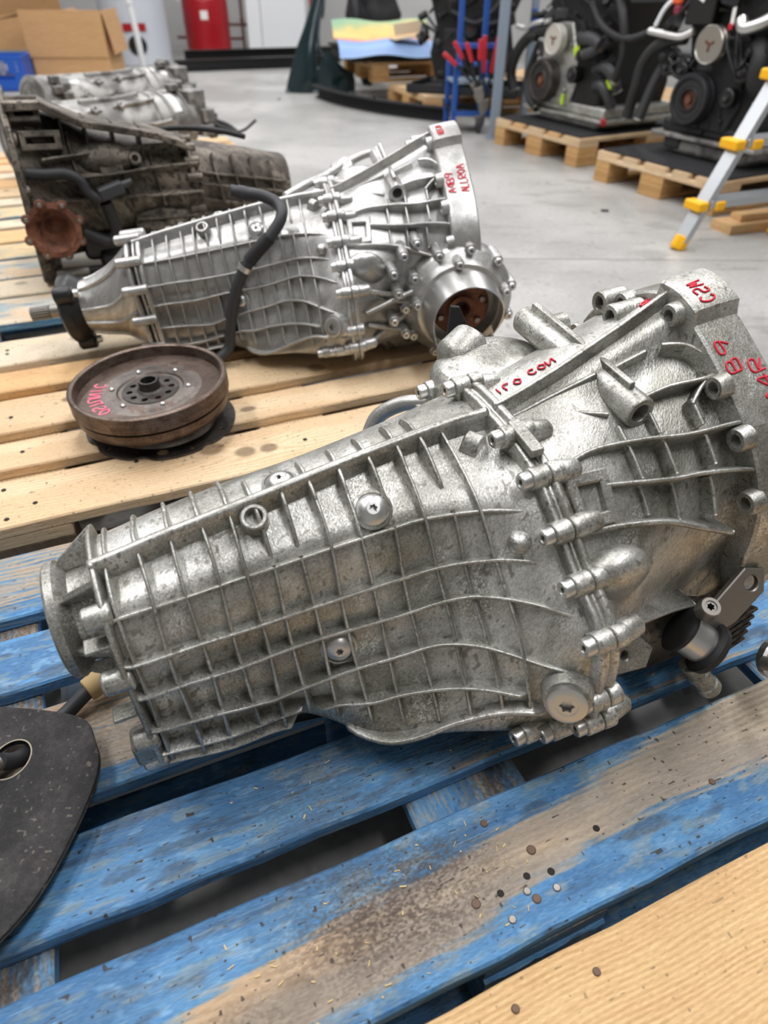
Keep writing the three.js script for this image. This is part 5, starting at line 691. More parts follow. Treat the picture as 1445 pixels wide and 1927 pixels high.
// car wing with its wheel arch, standing on the floor
{
  const f = thing('car_wing', 'dark green car wing with its wheel arch standing upright', 'car panel', null, [-0.62, 0, -7.45], 0.15);
  // swept skin: outer edge and arch edge as two curves, bowed in depth
  const outer = [[-0.33, 0.0, 0.06], [-0.29, 0.12, 0.05], [-0.22, 0.3, 0.03], [-0.12, 0.5, 0], [-0.03, 0.72, -0.05], [0.05, 1.0, -0.12]], arch = [[-0.06, 0.0, 0.14], [-0.03, 0.1, 0.16], [-0.03, 0.3, 0.13], [0.0, 0.5, 0.08], [0.07, 0.72, 0.02], [0.2, 1.0, -0.06]];
  const surf = (A, B, N, K, th) => { const ca = new THREE.CatmullRomCurve3(A.map((p) => V3(...p))), cb = new THREE.CatmullRomCurve3(B.map((p) => V3(...p))), pos = [], idx = [], uv = []; for (const o of [0, th]) for (let i = 0; i <= N; i++) for (let j = 0; j <= K; j++) { const p = ca.getPoint(i / N).lerp(cb.getPoint(i / N), j / K); p.z += 0.05 * Math.sin(j / K * Math.PI) - o; pos.push(p.x, p.y, p.z); uv.push(p.x, p.y); } const w = K + 1, off = (N + 1) * w; for (let i = 0; i < N; i++) for (let j = 0; j < K; j++) { const a = i * w + j; idx.push(a, a + 1, a + w, a + 1, a + w + 1, a + w); const b = a + off; idx.push(b, b + w, b + 1, b + 1, b + w, b + w + 1); } for (let i = 0; i < N; i++) for (const j of [0, K]) { const a = i * w + j, b = a + w; idx.push(a, b, a + off, b, b + off, a + off); } const g = new THREE.BufferGeometry(); g.setAttribute('position', new THREE.Float32BufferAttribute(pos, 3)); g.setAttribute('uv', new THREE.Float32BufferAttribute(uv, 2)); g.setIndex(idx); g.computeVertexNormals(); return g; };
  obj('panel', surf(outer, arch, 24, 8, 0.012), M.green, f);
  obj('arch_panel', surf([[-0.06, 0.0, 0.14], [-0.02, 0.2, 0.15], [0.06, 0.33, 0.14]], [[0.3, 0.0, 0.22], [0.29, 0.14, 0.22], [0.2, 0.2, 0.2]].map((p) => p), 14, 8, 0.012), M.green, f);
  obj('arch_lip', tube([[0.2, 1.0, -0.05], [0.07, 0.72, 0.03], [0.0, 0.5, 0.09], [-0.01, 0.36, 0.13], [0.05, 0.26, 0.16], [0.15, 0.19, 0.2], [0.29, 0.15, 0.23]], 0.013, 50, 8), std(0x1d3136, 0.2, 0.3), f); obj('bottom_edge', tube([[-0.33, 0.012, 0.06], [-0.2, 0.012, 0.1], [-0.06, 0.012, 0.15], [0.1, 0.012, 0.2], [0.3, 0.012, 0.23]], 0.011, 30, 8), std(0x6d7a80, 0.4, 0.4), f);
  const s = thing('sill_trim', 'long black plastic sill trim lying across the floor', 'trim', null, [0, 0, 0]);
  const path = [V3(-0.62, 0.05, -7.02), V3(-0.4, 0.05, -6.62), V3(-0.1, 0.05, -6.24), V3(0.2, 0.05, -5.98), V3(0.45, 0.05, -5.82)]; const cv = new THREE.CatmullRomCurve3(path), pos = [], idx = [], uv = [], N = 30; for (let i = 0; i <= N; i++) { const p = cv.getPoint(i / N), tg = cv.getTangent(i / N), n = V3(-tg.z, 0, tg.x).normalize().multiplyScalar(-1); for (const [a, y] of [[0.0, 0.0], [0.035, 0.012], [0.03, 0.07], [0.0, 0.1], [-0.05, 0.105], [-0.055, 0.092], [-0.012, 0.085], [0.012, 0.06], [0.012, 0.02], [-0.02, 0.006]]) { pos.push(p.x + n.x * a, y, p.z + n.z * a); uv.push(i * 0.05, y); } } for (let i = 0; i < N; i++) for (let k = 0; k < 10; k++) { const a = i * 10 + k, b = i * 10 + (k + 1) % 10; idx.push(a, b, a + 10, b, b + 10, a + 10); } const g = new THREE.BufferGeometry(); g.setAttribute('position', new THREE.Float32BufferAttribute(pos, 3)); g.setAttribute('uv', new THREE.Float32BufferAttribute(uv, 2)); g.setIndex(idx); obj('profile', sharp(g, 0.8), M.mat, s); for (const k of [0.2, 0.5, 0.8]) { const p = cv.getPoint(k); obj('clip', at(box(0.03, 0.02, 0.03, 0.004), p.x, 0.11, p.z), M.plasticBlack, s); }
}
// ---------------------------------------------------------------- pallets along the right
const PE = 28.6 * RAD;
const eurRows = (m) => EUR.map(([a, b], i) => [a - 0.4, b - 0.4, m[i % m.length]]);
const palletE1 = pallet('pine pallet with a black mat under the engine with green paint marks', null, [1.423, 0, -4.963], PE, 1.2, eurRows([WT.pine1, WT.pine3]), { cross: WT.pine1, block: WT.block }, { seed: 43 });
const palletE2 = pallet('pine pallet with a black mat under the engine behind the ladder', null, [1.84, 0, -3.97], PE, 1.2, eurRows([WT.pine2, WT.pine1]), { cross: WT.pine2, block: WT.block }, { seed: 53 });
pallet('pine pallet behind the black sill trim, loaded with another pallet', null, [0.71, 0, -6.575], 20.5 * RAD, 1.2, eurRows([WT.pine1, WT.pine2]), { cross: WT.pine3, block: WT.block }, { seed: 63 });
pallet('pine pallet stacked on another, under the colourful sheet', null, [0.3, 0.1448, -7.32], 20.5 * RAD, 1.2, eurRows([WT.pine3, WT.blockDark]), { cross: WT.pine3, block: WT.block }, { seed: 73 });
for (const [p, r, lab] of [[palletE1, 0.76, 'black rubber mat under the engine with green paint marks'], [palletE2, 0.78, 'black rubber mat under the engine behind the ladder']]) { const m = obj('rubber_mat', at(box(1.16, 0.008, r, 0.003), 0, 0, 0), M.mat); m.position.set(p.position.x, 0.1488, p.position.z); m.rotation.y = PE; tag(m, lab, 'mat', 'rubber mats on pallets'); }
{ const w = thing('wooden_board', 'short wooden board lying on the floor behind the ladder foot', 'board', null, [1.78, 0, -3.22], 0.35); obj('plank', at(board(0.7, 0.04, 0.12, 5), 0, 0.02, 0), WT.pine3, w); obj('batten', at(board(0.6, 0.03, 0.06, 6), 0.02, 0.055, 0), WT.pine3, w); }
// ---------------------------------------------------------------- engines
function engine(label, group, pos, turn, o) {
  const t = thing('car_engine', label, 'engine', group, pos, turn), R = rng(o.seed), Z = V3(0, 0, 1), met = o.metal, D = -0.5;
  // oil pan, block and heads
  const [pl, pr, py] = o.pan, cx = (pl + pr) / 2, pw = pr - pl;
  obj('oil_pan', [at(box(pw * 0.72, py, 0.5, 0.03, 3), cx + pw * 0.02, py / 2 + 0.003, -0.26)], o.panMat, t); obj('pan_rail', at(box(pw, 0.02, 0.6, 0.005, 2), cx, py + 0.012, -0.27), o.panMat, t);
  obj('lower_casting', at(box(pw * 0.9, 0.06, 0.56, 0.02, 2), cx, py + 0.05, -0.28), met, t);
  const bl = obj('block', plate([[-0.2, py + 0.05], [0.24, py + 0.05], [0.26, py + 0.18], [0.22, 0.42], [0.3, 0.6], [0.12, 0.66], [-0.12, 0.64], [-0.26, 0.6], [-0.2, 0.42], [-0.24, py + 0.18]], 0.5, 0.012).translate(cx, 0, D - 0.02), M.darkEng, t);
  obj('timing_cover', plate([[-0.17, py + 0.06], [0.15, py + 0.06], [0.19, py + 0.17], [0.17, 0.36], [0.1, 0.5], [-0.06, 0.5], [-0.15, 0.38], [-0.19, py + 0.17]], 0.03, 0.008).translate(o.crank[0] + 0.04, 0, -0.03), met, t);
  for (let i = 0; i < 9; i++) { const a = i / 9 * Math.PI * 2, x = o.crank[0] + 0.04 + 0.165 * Math.cos(a), y = 0.29 + 0.17 * Math.sin(a); obj('cover_bolt', rod(V3(x, y, 0.0), V3(x, y, 0.022), 0.012, 0.01, 12), met, t); }
  for (let i = 0; i < 5; i++) obj('cover_rib', at(box(0.008, 0.1, 0.02, 0.002), o.crank[0] - 0.08 + i * 0.06, py + 0.11, 0.005, 0, 0, (i - 2) * 0.12), met, t);
  // crank damper
  const [kx, ky, kr] = o.crank, kd = obj('crank_damper', turned(V3(kx, ky, 0), Z, [[0, 0.01], [kr * 0.9, 0.01], [kr, 0.014], [kr, 0.03], [kr * 0.95, 0.034], [kr, 0.038], [kr, 0.072], [kr * 0.94, 0.08], [kr * 0.8, 0.08], [kr * 0.76, 0.07], [kr * 0.5, 0.07], [kr * 0.46, 0.076], [kr * 0.38, 0.076], [kr * 0.36, 0.05], [0, 0.05]], 48), o.crankMat, t); obj('damper_ring', turned(V3(kx, ky, 0.069), Z, [[kr * 0.52, 0], [kr * 0.74, 0], [kr * 0.74, 0.004], [kr * 0.52, 0.004], [kr * 0.52, 0]], 40), M.rubber, kd); obj('crank_hub', turned(V3(kx, ky, 0.048), Z, [[0, 0.003], [kr * 0.36, 0.003], [kr * 0.35, 0.012], [kr * 0.16, 0.012], [kr * 0.15, 0.028], [0, 0.028]], 30), M.rust, kd);
  // upper pulley
  const [ux, uy, ur] = o.pulley, up = obj('pump_pulley', turned(V3(ux, uy, 0.02), Z, [[0, 0], [ur * 0.5, 0], [ur * 0.55, 0.02], [ur, 0.02], [ur, 0.026], [ur * 0.96, 0.032], [ur, 0.038], [ur * 0.96, 0.044], [ur, 0.05], [ur, 0.062], [ur * 0.95, 0.066], [ur * 0.9, 0.062], [ur * 0.2, 0.06], [0, 0.06]], 48), o.pulleyMat, t); for (let i = 0; i < 3; i++) { const a = i * 2.094 + 0.5; obj('pulley_slot', at(box(ur * 0.34, ur * 0.15, 0.006, 0.003), ux + ur * 0.2 * Math.cos(a), uy + ur * 0.2 * Math.sin(a), 0.081, 0, 0, a), M.rust, up); }
  for (const [x, y, r] of o.idlers) { const p = obj('idler_pulley', turned(V3(x, y, 0.01), Z, [[0, 0], [r, 0], [r, 0.04], [r * 0.85, 0.045], [r * 0.5, 0.042], [r * 0.4, 0.05], [0, 0.05]], 28), M.plasticBlack, t); obj('idler_cap', turned(V3(x, y, 0.058), Z, [[0, 0], [r * 0.3, 0], [r * 0.25, 0.006], [0, 0.006]], 16), M.greyEng, p); }
  for (const [pts, r, m, n] of o.hoses) { const h = obj(n ?? 'hose', tube(pts, r, 50, 12), m, t); const e = pts[pts.length - 1], q = pts[pts.length - 2]; if (r > 0.012) obj('hose_clamp', rod(V3(...e), V3(...e).lerp(V3(...q), 0.12), r * 1.14, r * 1.14, 16), M.steelDull, h); }
  for (const [x, y, z, a, b, c, m, rz] of o.boxes) obj('housing', at(box(a, b, c, 0.012, 2), x, y, z, 0, 0, rz ?? 0), m, t);
  // clutter of brackets, plugs and looms
  const cm = [M.darkEng, M.darkEng2, M.plasticBlack, M.rubber, M.greyEng];
  for (let i = 0; i < (o.clutter ?? 40); i++) { const x = cx + (R() - 0.5) * 0.7, y = 0.3 + R() * 0.55, z = -0.02 + (R() - 0.6) * 0.16, m = cm[Math.floor(R() * 5)]; if (Math.hypot(x - kx, y - ky) < kr + 0.03 || Math.hypot(x - ux, y - uy) < ur + 0.03) continue; const k = R(); if (k < 0.4) obj('bracket', at(box(0.03 + R() * 0.08, 0.02 + R() * 0.06, 0.03 + R() * 0.05, 0.006), x, y, z, R(), R(), R() * 3), m, t); else if (k < 0.7) { const d = V3(R() - 0.5, R() - 0.5, R() * 0.6).normalize().multiplyScalar(0.05 + R() * 0.06); obj('fitting', rod(V3(x, y, z), V3(x, y, z).add(d), 0.012 + R() * 0.016, 0.01 + R() * 0.014, 14), m, t); } else obj('loom', tube([[x, y, z], [x + (R() - 0.5) * 0.16, y + (R() - 0.5) * 0.12, z + 0.05], [x + (R() - 0.5) * 0.26, y + (R() - 0.6) * 0.2, z + 0.03], [x + (R() - 0.5) * 0.3, y + (R() - 0.5) * 0.3, z - 0.04]], 0.004 + R() * 0.007, 24, 6), M.rubber, t); }
  // upper intake body fills the top
  obj('intake_manifold', at(box(0.46, 0.24, 0.4, 0.04, 3), cx, 0.72, -0.28), M.plasticBlack, t); for (let i = 0; i < 5; i++) obj('runner', tube([[cx - 0.2 + i * 0.1, 0.62, -0.04], [cx - 0.2 + i * 0.1, 0.7, -0.01], [cx - 0.19 + i * 0.1, 0.79, -0.06], [cx - 0.18 + i * 0.1, 0.83, -0.16]], 0.03, 18, 12), M.darkEng2, t);
  return t;
}
const TE = Math.atan2(-0.88, 0.48);
engine('dirty engine with a pale pulley and bright green paint marks', 'engines on pallets', [1.071, 0.152, -4.771], TE, { seed: 201, metal: M.alu, panMat: M.alu, pan: [-0.36, 0.38, 0.045], crank: [-0.165, 0.215, 0.112], crankMat: M.flyDark, pulley: [-0.085, 0.425, 0.076], pulleyMat: std(0xbdb9b0, 0.5, 0.3), idlers: [[0.08, 0.265, 0.042], [0.12, 0.36, 0.03]],
  hoses: [[[[-0.15, 0.47, 0.02], [-0.26, 0.455, 0.03], [-0.37, 0.42, 0.03], [-0.47, 0.34, 0.03], [-0.53, 0.22, 0.02], [-0.5, 0.12, 0]], 0.032, M.rubber], [[[-0.46, 0.47, 0.06], [-0.38, 0.465, 0.06], [-0.3, 0.49, 0.06], [-0.15, 0.51, 0.05]], 0.014, M.zinc, 'alloy_pipe'], [[[0.06, 0.44, 0], [0.17, 0.445, 0.05], [0.24, 0.44, 0.06], [0.3, 0.42, 0.06]], 0.034, M.rubberGrey], [[[0.3, 0.45, 0.02], [0.24, 0.39, 0.06], [0.17, 0.37, 0.05]], 0.03, M.rubberGrey], [[[-0.3, 0.4, 0], [-0.38, 0.2, 0.0], [-0.3, 0.1, 0.03], [-0.2, 0.06, 0.04]], 0.022, M.rubber], [[[0.2, 0.3, -0.02], [0.28, 0.32, 0.0], [0.34, 0.28, -0.02], [0.35, 0.2, -0.06]], 0.03, M.greyEng, 'exhaust_runner'], [[[0.22, 0.22, -0.02], [0.29, 0.23, 0.0], [0.33, 0.18, -0.02], [0.34, 0.12, -0.06]], 0.028, M.greyEng, 'exhaust_runner'], [[[0.3, 0.66, 0.02], [0.42, 0.55, 0.06], [0.46, 0.4, 0.05], [0.4, 0.25, 0.02]], 0.022, M.rubber], [[[0.15, 0.6, 0.04], [0.32, 0.5, 0.08], [0.48, 0.46, 0.06], [0.6, 0.5, 0]], 0.018, M.rubber]],
  boxes: [[-0.3, 0.3, -0.12, 0.12, 0.16, 0.1, M.darkEng2], [-0.27, 0.36, -0.02, 0.07, 0.08, 0.06, M.greyEng], [0.05, 0.375, 0.006, 0.05, 0.05, 0.02, M.lime, 0.3], [0.33, 0.24, -0.02, 0.05, 0.05, 0.03, M.lime], [0.0, 0.13, 0.02, 0.02, 0.06, 0.02, M.lime], [0.37, 0.06, 0.02, 0.04, 0.04, 0.02, M.redTank]], clutter: 70 });
engine('black engine with a large damper and alloy pulley behind the ladder', 'engines on pallets', [1.529, 0.152, -3.8], TE, { seed: 305, metal: M.darkEng2, panMat: M.aluGrey, pan: [-0.27, 0.36, 0.075], crank: [-0.045, 0.255, 0.11], crankMat: M.darkEng2, pulley: [0.005, 0.475, 0.076], pulleyMat: M.steel, idlers: [[-0.245, 0.37, 0.04], [-0.15, 0.362, 0.038], [0.19, 0.385, 0.045], [0.15, 0.28, 0.04]],
  hoses: [[[[-0.18, 0.49, 0.03], [-0.26, 0.475, 0.04], [-0.34, 0.44, 0.05], [-0.39, 0.37, 0.06], [-0.405, 0.27, 0.06], [-0.43, 0.18, 0.05], [-0.435, 0.12, 0.05]], 0.028, M.rubber], [[[-0.37, 0.508, 0.08], [-0.28, 0.5, 0.08], [-0.16, 0.497, 0.08], [-0.105, 0.52, 0.07]], 0.016, M.zinc, 'alloy_pipe'], [[[-0.24, 0.44, 0], [-0.3, 0.35, 0.02], [-0.335, 0.25, 0.03], [-0.37, 0.12, 0.03]], 0.026, M.greyEng], [[[0.2, 0.5, 0.0], [0.26, 0.44, 0.04], [0.27, 0.36, 0.04], [0.3, 0.3, 0]], 0.04, M.rubber], [[[0.12, 0.57, 0.05], [0.16, 0.545, 0.07], [0.22, 0.56, 0.06], [0.3, 0.62, 0]], 0.026, M.zinc, 'corrugated_pipe'], [[[-0.26, 0.66, 0.04], [-0.31, 0.6, 0.07], [-0.34, 0.53, 0.08]], 0.01, M.white, 'white_pipe']],
  boxes: [[0.07, 0.6, 0.05, 0.018, 0.1, 0.006, M.paperW, 0.1], [0.072, 0.545, 0.052, 0.022, 0.025, 0.01, M.toolRed], [-0.25, 0.63, 0.06, 0.05, 0.03, 0.03, std(0xe0572a, 0.6)], [-0.24, 0.595, 0.06, 0.035, 0.04, 0.03, std(0x7c2038, 0.6)], [-0.12, 0.62, 0.0, 0.16, 0.16, 0.1, M.plasticBlack], [-0.12, 0.64, 0.055, 0.04, 0.016, 0.004, M.paperW, -0.4], [-0.05, 0.4, -0.02, 0.1, 0.08, 0.06, M.greyEng], [-0.18, 0.42, 0.01, 0.11, 0.02, 0.03, M.greyEng], [-0.15, 0.055, -0.05, 0.1, 0.06, 0.1, M.greyEng], [0.25, 0.12, 0.06, 0.035, 0.025, 0.03, std(0xc03a1c, 0.5)]], clutter: 90 });
// third engine in a black tray, behind the trolley
{ const tr = thing('drip_tray', 'black plastic drip tray under the engine beside the colourful sheet', 'tray', null, [0.65, 0.1448, -6.29], -0.35); obj('base', at(box(0.86, 0.012, 0.56, 0.004), 0, 0.006, 0), M.mat, tr); for (const s of [-1, 1]) { obj('tray_side', at(box(0.86, 0.05, 0.014, 0.004), 0, 0.032, s * 0.28), M.mat, tr); obj('tray_end', at(box(0.014, 0.05, 0.56, 0.004), s * 0.43, 0.032, 0), M.mat, tr); } }
engine('black engine without pulleys in the drip tray, beside the colourful sheet', 'engines on pallets', [0.57, 0.16, -6.04], -0.35, { seed: 411, metal: M.darkEng, panMat: M.darkEng2, pan: [-0.24, 0.2, 0.06], crank: [-0.02, 0.2, 0.06], crankMat: M.darkEng2, pulley: [0.05, 0.4, 0.05], pulleyMat: M.darkEng2, idlers: [], hoses: [[[[0.0, 0.35, 0.05], [0.07, 0.22, 0.08], [0.09, 0.15, 0.07], [0.07, 0.1, 0.03]], 0.02, M.darkEng2], [[[-0.1, 0.5, 0.06], [0.1, 0.44, 0.1], [0.24, 0.55, 0.08], [0.3, 0.7, 0]], 0.015, M.rubber]], boxes: [[-0.1, 0.3, -0.02, 0.12, 0.2, 0.1, M.darkEng2]], clutter: 60 });
// dark engines stored in the row behind
[[2.6, -5.75, 501, 'black engine at the back, between the other engines'], [1.75, -7.2, 502, 'black engine at the back, behind the steel post'], [3.2, -4.3, 503, 'black engine at the back, behind the ladder']].forEach(([x, z, seed, lab]) => { engine(lab, 'engines on pallets', [x, 0.152, z], -0.5, { seed, metal: M.darkEng2, panMat: M.darkEng, pan: [-0.3, 0.3, 0.08], crank: [-0.02, 0.24, 0.09], crankMat: M.darkEng2, pulley: [0.04, 0.45, 0.07], pulleyMat: M.greyEng, idlers: [[0.2, 0.3, 0.04]], hoses: [[[[-0.3, 0.6, 0.05], [-0.1, 0.5, 0.1], [0.2, 0.56, 0.08], [0.35, 0.4, 0]], 0.025, M.rubber]], boxes: [[0.2, 0.5, 0, 0.2, 0.2, 0.1, M.darkEng2]], clutter: 40 }); pallet(lab.replace('black engine', 'pine pallet under the black engine'), null, [x, 0, z - 0.25], -0.5, 1.2, eurRows([WT.pine1, WT.pine3]), { cross: WT.pine1, block: WT.block }, { seed }); });
// colourful sheet with a cardboard tray on the stacked pallets
{ const N = 28, K = 18, pos = [], uv = [], idx = []; for (let i = 0; i <= N; i++) for (let j = 0; j <= K; j++) { const a = i / N, b = j / K, x = (a - 0.5) * 0.84, z = (b - 0.5) * 0.8; let y = 0.012 + 0.012 * Math.sin(a * 9 + b * 4) + 0.01 * Math.sin(b * 13); const over = Math.max(0, z - 0.3); y -= over * 0.9; y += 0.12 * sstep(0.3, 0, b); pos.push(x, y + 0.02, z - over * 0.4); uv.push(a, b); } for (let i = 0; i < N; i++) for (let j = 0; j < K; j++) { const a = i * (K + 1) + j; idx.push(a, a + 1, a + K + 1, a + 1, a + K + 2, a + K + 1); } const g = new THREE.BufferGeometry(); g.setAttribute('position', new THREE.Float32BufferAttribute(pos, 3)); g.setAttribute('uv', new THREE.Float32BufferAttribute(uv, 2)); g.setIndex(idx); g.computeVertexNormals();
  const tx = tex(128, 128, (u, v) => { const n = fbm(u, v, 6, 6, 3, 777) * 0.16, q = v + u * 0.1 + n; const stops = [[0, [150, 180, 205]], [0.15, [128, 165, 130]], [0.34, [214, 186, 110]], [0.5, [206, 134, 108]], [0.66, [200, 124, 116]], [0.78, [122, 154, 205]], [1.2, [150, 178, 220]]]; let c = stops[0][1]; for (let k = 0; k + 1 < stops.length; k++) if (q >= stops[k][0]) c = mix3(stops[k][1], stops[k + 1][1], sstep(stops[k][0], stops[k + 1][0], q)); return c; });
  const s = tag(obj('printed_sheet', g, new THREE.MeshStandardMaterial({ map: tx, roughness: 0.6, side: THREE.DoubleSide })), 'rainbow coloured printed plastic sheet spread over the stacked pallets', 'sheet'); s.position.set(-0.02, 0.393, -7.0); s.rotation.y = 0.15;
  const sup = thing('storage_box', 'low black box under the rainbow coloured sheet', 'box', null, [0.0, 0.2895, -7.12], 0.36); obj('body', at(box(0.85, 0.08, 0.62, 0.02, 2), 0, 0.041, 0), M.mat, sup); obj('lid', at(box(0.88, 0.02, 0.65, 0.008), 0, 0.09, 0), M.mat, sup);
  const c = thing('cardboard_tray', 'folded beige cardboard tray lying on the rainbow coloured sheet', 'tray', null, [0.16, 0.456, -6.8], 0.3); obj('bottom', at(box(0.26, 0.008, 0.16, 0.002), 0, 0.004, 0, 0, 0, 0.12), std(0xb9a88e, 0.85), c); obj('wall', at(box(0.24, 0.08, 0.006, 0.002), 0.03, 0.06, -0.08, -0.3, 0, 0.12), std(0xb9a88e, 0.85), c); obj('wall', at(box(0.006, 0.08, 0.16, 0.002), 0.13, 0.06, 0, 0, 0, -0.3), std(0xb9a88e, 0.85), c);
  const bg = thing('coat_bundle', 'bundle of black cloth hanging behind the car wing', 'cloth', null, [-0.15, 0, -7.95]); const gm = new THREE.SphereGeometry(1, 28, 20); const p = gm.attributes.position; for (let i = 0; i < p.count; i++) { const v = V3().fromBufferAttribute(p, i); v.multiplyScalar(1 + 0.12 * Math.sin(v.x * 7 + v.y * 3) + 0.08 * Math.sin(v.y * 11)); p.setXYZ(i, v.x * 0.24, 0.48 + v.y * 0.44, v.z * 0.2); } gm.computeVertexNormals(); obj('bundle', boxUV(gm), M.mat, bg); obj('fold', tube([[-0.2, 0.8, 0.12], [-0.14, 0.55, 0.22], [-0.18, 0.3, 0.2]], 0.05, 24, 10), M.darkEng2, bg); obj('printed_bag', at(box(0.24, 0.2, 0.12, 0.05, 3), 0.05, 0.3, 0.2), std(0x4a4048, 0.8), bg); }
// blue trolley with bolt cutters, steel post
{ const t = thing('blue_trolley', 'blue steel trolley frame on castors beside the steel post', 'trolley', null, [0.6, 0, -5.5], 0.12);
  for (const [x, z] of [[-0.16, 0.12], [-0.16, -0.14], [0.1, -0.14]]) obj('leg', at(box(0.032, 0.4, 0.032, 0.004), x, 0.2, z), M.blue, t); for (const [x, z] of [[0.03, 0.06], [-0.1, -0.1]]) obj('upright', at(box(0.034, 1.0, 0.034, 0.004), x, 0.6, z), M.blue, t); for (const z of [0.12, -0.14]) obj('rail', at(box(0.3, 0.032, 0.032, 0.004), -0.03, 0.12, z), M.blue, t); obj('rail', at(box(0.3, 0.03, 0.03, 0.004), -0.02, 0.5, 0.06), M.blue, t); obj('shelf', at(box(0.28, 0.02, 0.26, 0.004), -0.03, 0.3, 0), M.post, t); obj('deck', at(box(0.3, 0.012, 0.28, 0.003), -0.03, 0.14, -0.01), M.blackPaint, t);
  for (const [x, z] of [[0.02, 0.12], [0.09, -0.1]]) { const c = obj('castor', turned(V3(x - 0.015, 0.05, z), V3(1, 0, 0), [[0, 0], [0.04, 0], [0.05, 0.006], [0.05, 0.024], [0.04, 0.03], [0, 0.03]], 24), M.rubberGrey, t); obj('fork', at(box(0.05, 0.05, 0.04, 0.006), x, 0.085, z), M.steelDull, c); }
  [[0.47, 0.42, -5.3, 0.75, 'red-handled bolt cutter leaning left on the blue trolley'], [0.57, 0.43, -5.26, 0.2, 'red-handled bolt cutter hanging in the middle of the blue trolley'], [0.66, 0.36, -5.33, -0.05, 'long red-handled bolt cutter hanging next to the steel post']].forEach(([x, y, z, r, lab], i) => { const b = thing('bolt_cutter', lab, 'tool', 'bolt cutters on the blue trolley', [x, y, z]); b.rotation.z = r; for (const s of [-1, 1]) { const L = i === 2 ? 0.2 : 0.11; obj('handle_grip', rod(V3(s * 0.025, 0.0, 0), V3(s * 0.045, L, 0), 0.014, 0.015, 14, 0.005), M.toolRed, b); obj('handle_bar', rod(V3(s * 0.008, -0.16, 0), V3(s * 0.026, 0.01, 0), 0.009, 0.009, 10), M.darkEng2, b); } obj('jaw', plate([[-0.025, 0], [0.025, 0], [0.03, -0.05], [0.01, -0.09], [-0.01, -0.09], [-0.03, -0.05]], 0.018, 0.003).translate(0, -0.15, -0.009), M.steelDull, b); obj('hook', at(box(0.02, 0.02, 0.08, 0.003), 0, -0.02, -0.04), M.blue, b); });
  const sp = thing('rack_post', 'grey-blue steel rack post beside the blue trolley', 'post', null, [0.72, 0, -5.2]); obj('upright', at(box(0.06, 1.6, 0.06, 0.006), 0, 0.8, 0), M.post, sp); obj('foot_plate', at(box(0.1, 0.008, 0.1, 0.002), 0, 0.004, 0), M.post, sp); const bm = thing('rack_beam', 'blue horizontal rack beam behind the steel post', 'beam', null, [1.5, 0.6, -6.05], 0); obj('beam', at(box(0.9, 0.09, 0.04, 0.005), 0, 0, 0), M.blue, bm); obj('end_plate', at(box(0.03, 0.16, 0.06, 0.004), -0.45, 0, 0), M.blue, bm); for (const x of [-0.44, 0.44]) obj('upright', at(box(0.05, 1.4, 0.05, 0.004), x, 0.1, -0.05), M.post, bm); }
// aluminium ladder with yellow caps
{ const t = thing('step_ladder', 'aluminium step ladder with yellow plastic caps', 'ladder', null, [1.18, 0, -2.85]);
  const foot = V3(0, 0, 0), top = V3(0.46, 1.05, -0.2), d = top.clone().sub(foot).normalize(), right = V3(0.5, 0, -0.22), rail = (p, q, n) => { const dir = q.clone().sub(p), L = dir.length(), g = box(0.032, L, 0.06, 0.004); const m = new THREE.Matrix4().lookAt(V3(0, 0, 0), V3(-0.35, 0, -1), V3(0, 1, 0)); const y = dir.clone().normalize(), z = V3(0.55, 0, 1).sub(y.clone().multiplyScalar(V3(0.55, 0, 1).dot(y))).normalize(), x = y.clone().cross(z); g.applyMatrix4(new THREE.Matrix4().makeBasis(x, y, z).setPosition(p.clone().lerp(q, 0.5))); obj(n, g, M.ladder, t); };
  rail(foot.clone().addScaledVector(d, 0.03), top, 'stile');
  const off = V3(0.48, 0, -0.2); rail(foot.clone().add(off).addScaledVector(d, 0.03), top.clone().add(off), 'stile');
  for (const p of [foot, foot.clone().add(off)]) obj('foot_cap', turned(p.clone().addScaledVector(d, 0.0), d, [[0, 0.0], [0.024, 0.0], [0.032, 0.01], [0.032, 0.05], [0.02, 0.055], [0, 0.055]], 8), M.yellow, t, 'yellow plastic foot');
  for (const h of [0.17, 0.38, 0.6, 0.82]) { const p = foot.clone().addScaledVector(d, h / d.y), q = p.clone().add(off), dir = q.clone().sub(p), g = box(dir.length(), 0.03, 0.085, 0.004), ry = Math.atan2(-dir.z, dir.x); obj('tread', at(g, (p.x + q.x) / 2, p.y, (p.z + q.z) / 2, 0, ry, 0), M.ladder, t); for (const s of [-0.03, 0.045]) obj('tread_cap', at(box(0.05, 0.036, 0.09, 0.008), p.x + s, p.y - 0.006, p.z - s * 0.3, 0, ry, 0), M.yellow, t, 'yellow tread cap'); }
  obj('brace', rod(foot.clone().addScaledVector(d, 0.11), foot.clone().addScaledVector(d, 0.2).add(V3(0.1, 0, -0.04)), 0.004, 0.004, 8), M.steelDull, t); }
// small dark scrap on the floor
{ const s = obj('floor_scrap', at(box(0.035, 0.006, 0.025, 0.003), 1.03, 0.003, -3.41), M.mat); tag(s, 'small dark scrap lying on the open grey floor', 'scrap'); const s2 = obj('floor_scrap', at(box(0.03, 0.006, 0.02, 0.003), -0.94, 0.003, -6.9), M.mat); tag(s2, 'small dark scrap on the floor by the car wing', 'scrap'); }
